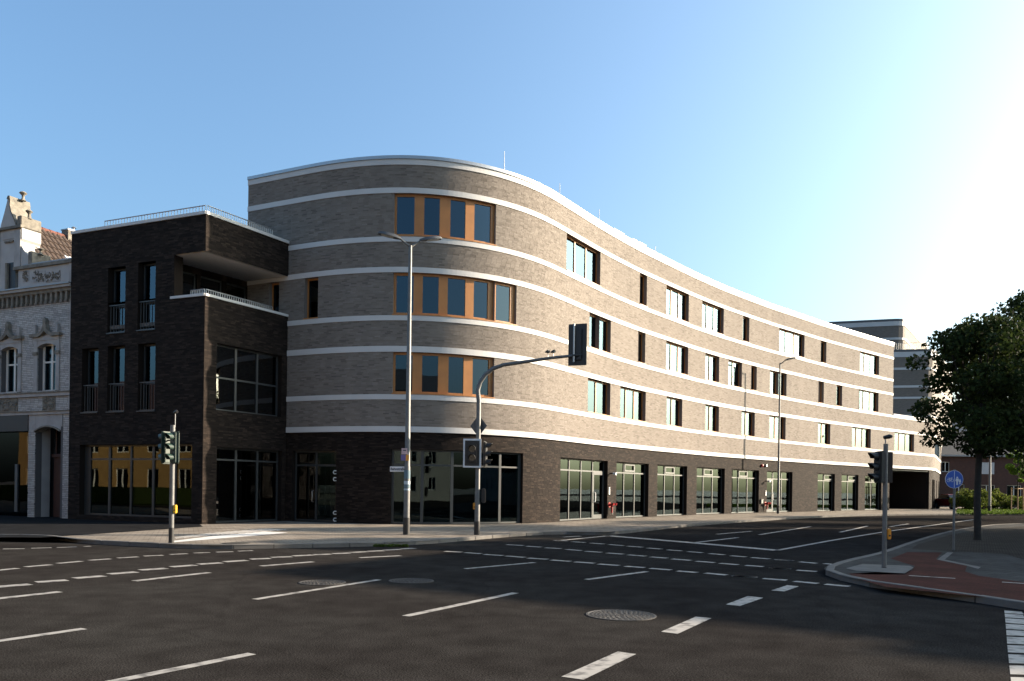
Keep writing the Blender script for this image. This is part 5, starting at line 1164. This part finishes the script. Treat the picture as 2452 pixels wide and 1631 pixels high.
# ------------------------------------------------------------------ traffic signals
def facing(a): return Vector((math.cos(a), math.sin(a), 0))
def signal_head(T, c, ang, n=3, body='signal_green', wd=.26, h=.27, visor='signal_green', plate=None, d=.18, name='signal_head'):
    """c = centre of the back face, ang = direction it faces"""
    f = facing(ang); s_ = Vector((-f.y, f.x, 0)); c = Vector(c); H = h * n
    def P3(a, b, z): return c + s_ * a + f * b + Vector((0, 0, z))
    m = MB(); m.hexa([P3(-wd / 2, 0, -H / 2), P3(wd / 2, 0, -H / 2), P3(wd / 2, d, -H / 2), P3(-wd / 2, d, -H / 2), P3(-wd / 2, 0, H / 2), P3(wd / 2, 0, H / 2), P3(wd / 2, d, H / 2), P3(-wd / 2, d, H / 2)])
    hd = obj(name, m, body, T, bevel=.02)
    for k in range(n):
        z = -H / 2 + h * (k + .5); q = P3(0, d, z); r_ = h * .40
        lm = MB(); lm.tube([q - f * .01, q + f * .012], r_ * .96, 18); obj('lens', lm, 'dark_lens', hd, smooth=True)
        V = []; nn_ = 14
        for ring, (ext, rr) in enumerate(((0.0, r_), (.20, r_ * .97))):
            for i in range(nn_ + 1):
                an = R(-25) + R(230) * i / nn_; e_ = ext * (.55 + .45 * math.sin(max(0, min(math.pi, an)))) if ext else 0
                V.append(q + s_ * rr * math.cos(an) + Vector((0, 0, rr * math.sin(an))) + f * e_)
        for ring, (ext, rr) in enumerate(((0.0, r_ - .012), (.20, r_ * .97 - .012))):
            for i in range(nn_ + 1):
                an = R(-25) + R(230) * i / nn_; e_ = ext * (.55 + .45 * math.sin(max(0, min(math.pi, an)))) if ext else 0
                V.append(q + s_ * rr * math.cos(an) + Vector((0, 0, rr * math.sin(an))) + f * e_)
        N1 = nn_ + 1; F = []
        for o_ in (0, 2 * N1): F += [(o_ + i, o_ + i + 1, o_ + N1 + i + 1, o_ + N1 + i) for i in range(nn_)]
        F += [(N1 + i, N1 + i + 1, 3 * N1 + i + 1, 3 * N1 + i) for i in range(nn_)]
        vm_ = MB(); vm_.add(V, F); obj('visor', vm_, visor, hd, fixn=False)
    if plate:
        pw, ph, pc, border = plate
        def board(w_, h_, d0, d1, mat, nm):
            m = MB(); m.hexa([P3(-w_ / 2, d0, -h_ / 2), P3(w_ / 2, d0, -h_ / 2), P3(w_ / 2, d1, -h_ / 2), P3(-w_ / 2, d1, -h_ / 2), P3(-w_ / 2, d0, h_ / 2), P3(w_ / 2, d0, h_ / 2), P3(w_ / 2, d1, h_ / 2), P3(-w_ / 2, d1, h_ / 2)]); obj(nm, m, mat, hd, bevel=.006)
        if border:
            board(pw, ph, d * .3, d * .3 + .012, 'white_paint', 'backboard'); board(pw - .12, ph - .12, d * .3 + .010, d * .3 + .022, 'black', 'backboard_face')
        else: board(pw, ph, d * .3, d * .3 + .015, pc, 'backboard')
    return hd
def signal_pole(T, x, y, zt, r, sleeve=.4, steps=None):
    m = MB(); m.tube([(x, y, ZG - .1), (x, y, ZG + sleeve)], r * 1.1, 16); obj('base_sleeve', m, 'black', T, smooth=True)
    m = MB(); m.tube([(x, y, ZG + sleeve - .05)] + [(x, y, z) for z, _ in (steps or [])] + [(x, y, zt)], [r] + [q for _, q in (steps or [])] + [steps[-1][1] if steps else r], 16); obj('pole', m, 'galvanised', T, smooth=True)
def detector(T, x, y, z, h=.30, dx=.08, ball='black'):
    m = MB(); m.tube([(x, y, z), (x, y, z + h)], .012, 6); st_ = obj('detector_stem', m, 'metal', T); m = MB(); m.tube([(x - .03, y + .02, z + h), (x + dx, y - .05, z + h + .02), (x + dx + .03, y - .10, z + h + .02)], [.035, .05, .03], 10); obj('detector', m, ball, T, smooth=True)
def push_box(T, x, y, z, mat='orange'):
    m = MB(); m.box((x, y, z), (.08, .10, .22)); bx_ = obj('push_button', m, mat, T, bevel=.015); m = MB(); m.tube([(x, y - .05, z - .03), (x, y - .06, z - .03)], .02, 10); obj('button', m, 'black', bx_)
# left signal
p = px(410, 1300, ZG); x, y = p.x, p.y; zt = EYE - unroll(412, 1018)[1] / FPX * y; zc = EYE - unroll(412, 1072)[1] / FPX * y
T = thing('traffic_signal', 'traffic signal on short post in front of the black brick wing', 'traffic signal', (x, y, ZG)); signal_pole(T, x, y, zt, .062)
signal_head(T, (x + .13, y - .02, zc), R(-128), 3, plate=(.34, .86, 'signal_green', False), d=.14)
signal_head(T, (x - .15, y + .08, zc), R(150), 3, plate=(.34, .86, 'signal_green', False), d=.14)
detector(T, x + .06, y, zt - .05, .38, .05); push_box(T, x + .10, y - .02, EYE - unroll(418, 1219)[1] / FPX * y, 'yellow')
m = MB(); m.tube([(x + .0, y, zt - .3), (x + .13, y, zt - .3)], .02, 6); obj('bracket', m, 'black', T); m = MB(); m.tube([(x, y, zt - .4), (x - .15, y + .08, zt - .4)], .02, 6); obj('bracket', m, 'black', T)
# centre mast with arm
p = px(1142, 1281, ZG); x, y = p.x, p.y
def mz(v): return EYE - unroll(1142, v)[1] / FPX * y
T = thing('traffic_signal_mast', 'traffic signal mast with long curved arm and white framed pedestrian signal', 'traffic signal', (x, y, ZG))
m = MB(); m.tube([(x, y, ZG - .1), (x, y, ZG + .45)], .098, 16); obj('base_sleeve', m, 'black', T, smooth=True)
pts_ = [(1142, 1270), (1142, 1178), (1142, 1172), (1142, 960), (1144, 935), (1150, 915), (1162, 897), (1180, 883), (1205, 874), (1260, 866), (1320, 857), (1372, 852)]
cur = [pxd(u, v, y - max(0, u - 1150) * .0016) for u, v in pts_]; cur[0].x = cur[1].x = cur[2].x = cur[3].x = x
m = MB(); m.tube(cur, [.088, .088, .078, .075, .074, .072, .070, .066, .062, .056, .05, .046], 14); obj('mast', m, 'galvanised', T, smooth=True)
e = cur[-1]
# overhead signal seen from behind: board with rounded corners, vertical tube, clamp
bc = pxd(1382, 824, e.y - .08); f = R(70)
signal_head(T, (bc.x, bc.y + .05, bc.z), f, 3, body='black', wd=.30, h=.34, plate=(.62, 1.36, 'black', False), d=.2, visor='black')
m = MB(); m.tube([(e.x + .02, e.y - .06, bc.z - .58), (e.x + .02, e.y - .06, bc.z + .66)], .03, 10); obj('mounting_tube', m, 'metal', T, smooth=True)
m = MB(); m.tube([(e.x - .02, e.y - .03, e.z), (e.x + .30, e.y - .02, e.z + .02)], [.07, .05], 10); obj('clamp', m, 'black', T, smooth=True)
for u in (1312, 1325):
    q = pxd(u, 856, y - .28); m = MB(); m.tube([(q.x, q.y, q.z - .02), (q.x, q.y, q.z + .17)], .012, 6); obj('detector_stem', m, 'metal', T); m = MB(); m.tube([(q.x - .10, q.y - .03, q.z + .16), (q.x, q.y - .03, q.z + .19), (q.x + .03, q.y - .06, q.z + .19)], [.015, .06, .06], 10); obj('detector', m, 'black', T, smooth=True)
# pedestrian head towards the viewer
pc = pxd(1131, 1085.5, y - .14); signal_head(T, (pc.x, pc.y, pc.z), R(-93), 2, body='black', wd=.32, h=.30, plate=(.60, .95, 'black', True), d=.12, visor='black')
pc = pxd(1158, 1088, y); signal_head(T, (pc.x, pc.y, pc.z), R(-12), 3, body='black', wd=.28, h=.27, plate=(.34, .86, 'black', False), d=.10, visor='black')
pc = pxd(1155.5, 1187, y); m = MB(); m.box((pc.x + .03, pc.y, pc.z), (.14, .16, .48)); obj('control_box', m, 'black', T, bevel=.03)
push_box(T, x - .10, y, mz(1212)); 
# priority sign seen from behind
ds = thing('priority_sign', 'grey back of a diamond shaped road sign on the signal mast', 'sign', (x, y + .1, mz(1020)))
dc = pxd(1146, 1020, y + .11); hw2 = .31; aa = R(-24); sx_ = Vector((math.cos(aa), math.sin(aa), 0)) * hw2; m = MB()
m.extrude([dc - sx_, dc + Vector((0, 0, -.37)), dc + sx_, dc + Vector((0, 0, .37))], Vector((0, .02, 0))); obj('sign_plate', m, 'sign_grey', ds)
for dz in (-.12, .12): m = MB(); m.tube([(x, y, dc.z + dz), (dc.x, dc.y, dc.z + dz)], .025, 8); obj('bracket', m, 'metal', ds)
# right signal
p = px(2117, 1360, ZG); x, y = p.x, p.y
def rz(v): return EYE - unroll(2121, v)[1] / FPX * y
T = thing('traffic_signal', 'dark traffic signal on post on the red paved island at right', 'traffic signal', (x, y, ZG)); signal_pole(T, x, y, rz(1063), .047, .02)
hc = pxd(2100, 1119, y); signal_head(T, (x - .08, y, rz(1119)), R(190), 3, body='black', wd=.26, h=.22, visor='black', d=.11, plate=None)
signal_head(T, (x + .06, y + .06, rz(1119)), R(75), 3, body='black', wd=.22, h=.22, visor='black', d=.12, plate=(.24, .66, 'black', False))
detector(T, x - .01, y, rz(1066), .16, .06); push_box(T, x + .085, y, rz(1279)); m = MB(); m.tube([(x, y, rz(1080)), (x - .2, y, rz(1083))], .015, 6); obj('bracket', m, 'black', T)
# blue cycle / pedestrian sign
p = px(2283, 1318, ZG); x, y = p.x, p.y; c = pxd(2285, 1148, y - .05)
T = thing('cycle_pedestrian_sign', 'round blue cycle and pedestrian path sign on a slim post', 'sign', (x, y, ZG)); m = MB(); m.tube([(x, y, ZG - .1), (x, y, c.z + .28)], .032, 12); obj('post', m, 'galvanised', T, smooth=True)
def disc(r_, y0, y1, mat, nm, par): m = MB(); m.tube([(c.x, y1, c.z), (c.x, y0, c.z)], r_, 40); return obj(nm, m, mat, par)
d_ = disc(.25, c.y, c.y + .012, 'white_paint', 'sign_rim', T); d2 = disc(.241, c.y - .003, c.y + .005, 'blue_sign', 'sign_face', T)
yf = c.y - .008
def sbox(cx0, cz0, w_, h_, rot=0.0):
    m = MB(); ca, sa = math.cos(rot), math.sin(rot); q = [(c.x + cx0 + a * ca - b * sa, yf, c.z + cz0 + a * sa + b * ca) for a, b in ((-w_ / 2, -h_ / 2), (w_ / 2, -h_ / 2), (w_ / 2, h_ / 2), (-w_ / 2, h_ / 2))]; m.extrude(q, (0, .004, 0)); return m
obj('divider', sbox(0, 0, .012, .46), 'white_paint', d2)
bk = MB()
for bx_ in (-.165, -.065):
    n = 18
    for i in range(n):
        a0, a1 = 6.283 * i / n, 6.283 * (i + 1) / n; r0_, r1_ = .036, .045
        bk.extrude([(c.x + bx_ + r_ * math.cos(a), yf, c.z - .03 + r_ * math.sin(a)) for r_, a in ((r0_, a0), (r1_, a0), (r1_, a1), (r0_, a1))], (0, .004, 0))
for q in ((-.145, -.0, .06, .010, .9), (-.10, .02, .08, .010, 0), (-.085, -.005, .06, .010, 1.9), (-.12, -.03, .07, .010, 0), (-.08, .045, .05, .010, .3), (-.147, .035, .04, .010, 0)):
    b = sbox(*q); bk.add(b.v, b.f)
stuff(obj('cycle_symbol', bk, 'white_paint', d2, fixn=False)); pk = MB()
for (ox, s_) in ((.08, 1.0), (.155, .62)):
    for q in ((0, .0, .055, .085, 0), (-.013, -.085, .02, .10, 0), (.013, -.085, .02, .10, 0), (-.036, .01, .014, .08, -.25), (.036, .01, .014, .08, .25)):
        b = sbox(ox + q[0] * s_, -.02 - (0 if s_ == 1 else .03) + q[1] * s_, q[2] * s_, q[3] * s_, q[4]); pk.add(b.v, b.f)
    n = 12; pk.extrude([(c.x + ox + .024 * s_ * math.cos(6.283 * i / n), yf, c.z - .02 - (0 if s_ == 1 else .03) + .072 * s_ + .024 * s_ * math.sin(6.283 * i / n)) for i in range(n)], (0, .004, 0))
stuff(obj('pedestrian_symbol', pk, 'white_paint', d2, fixn=False))
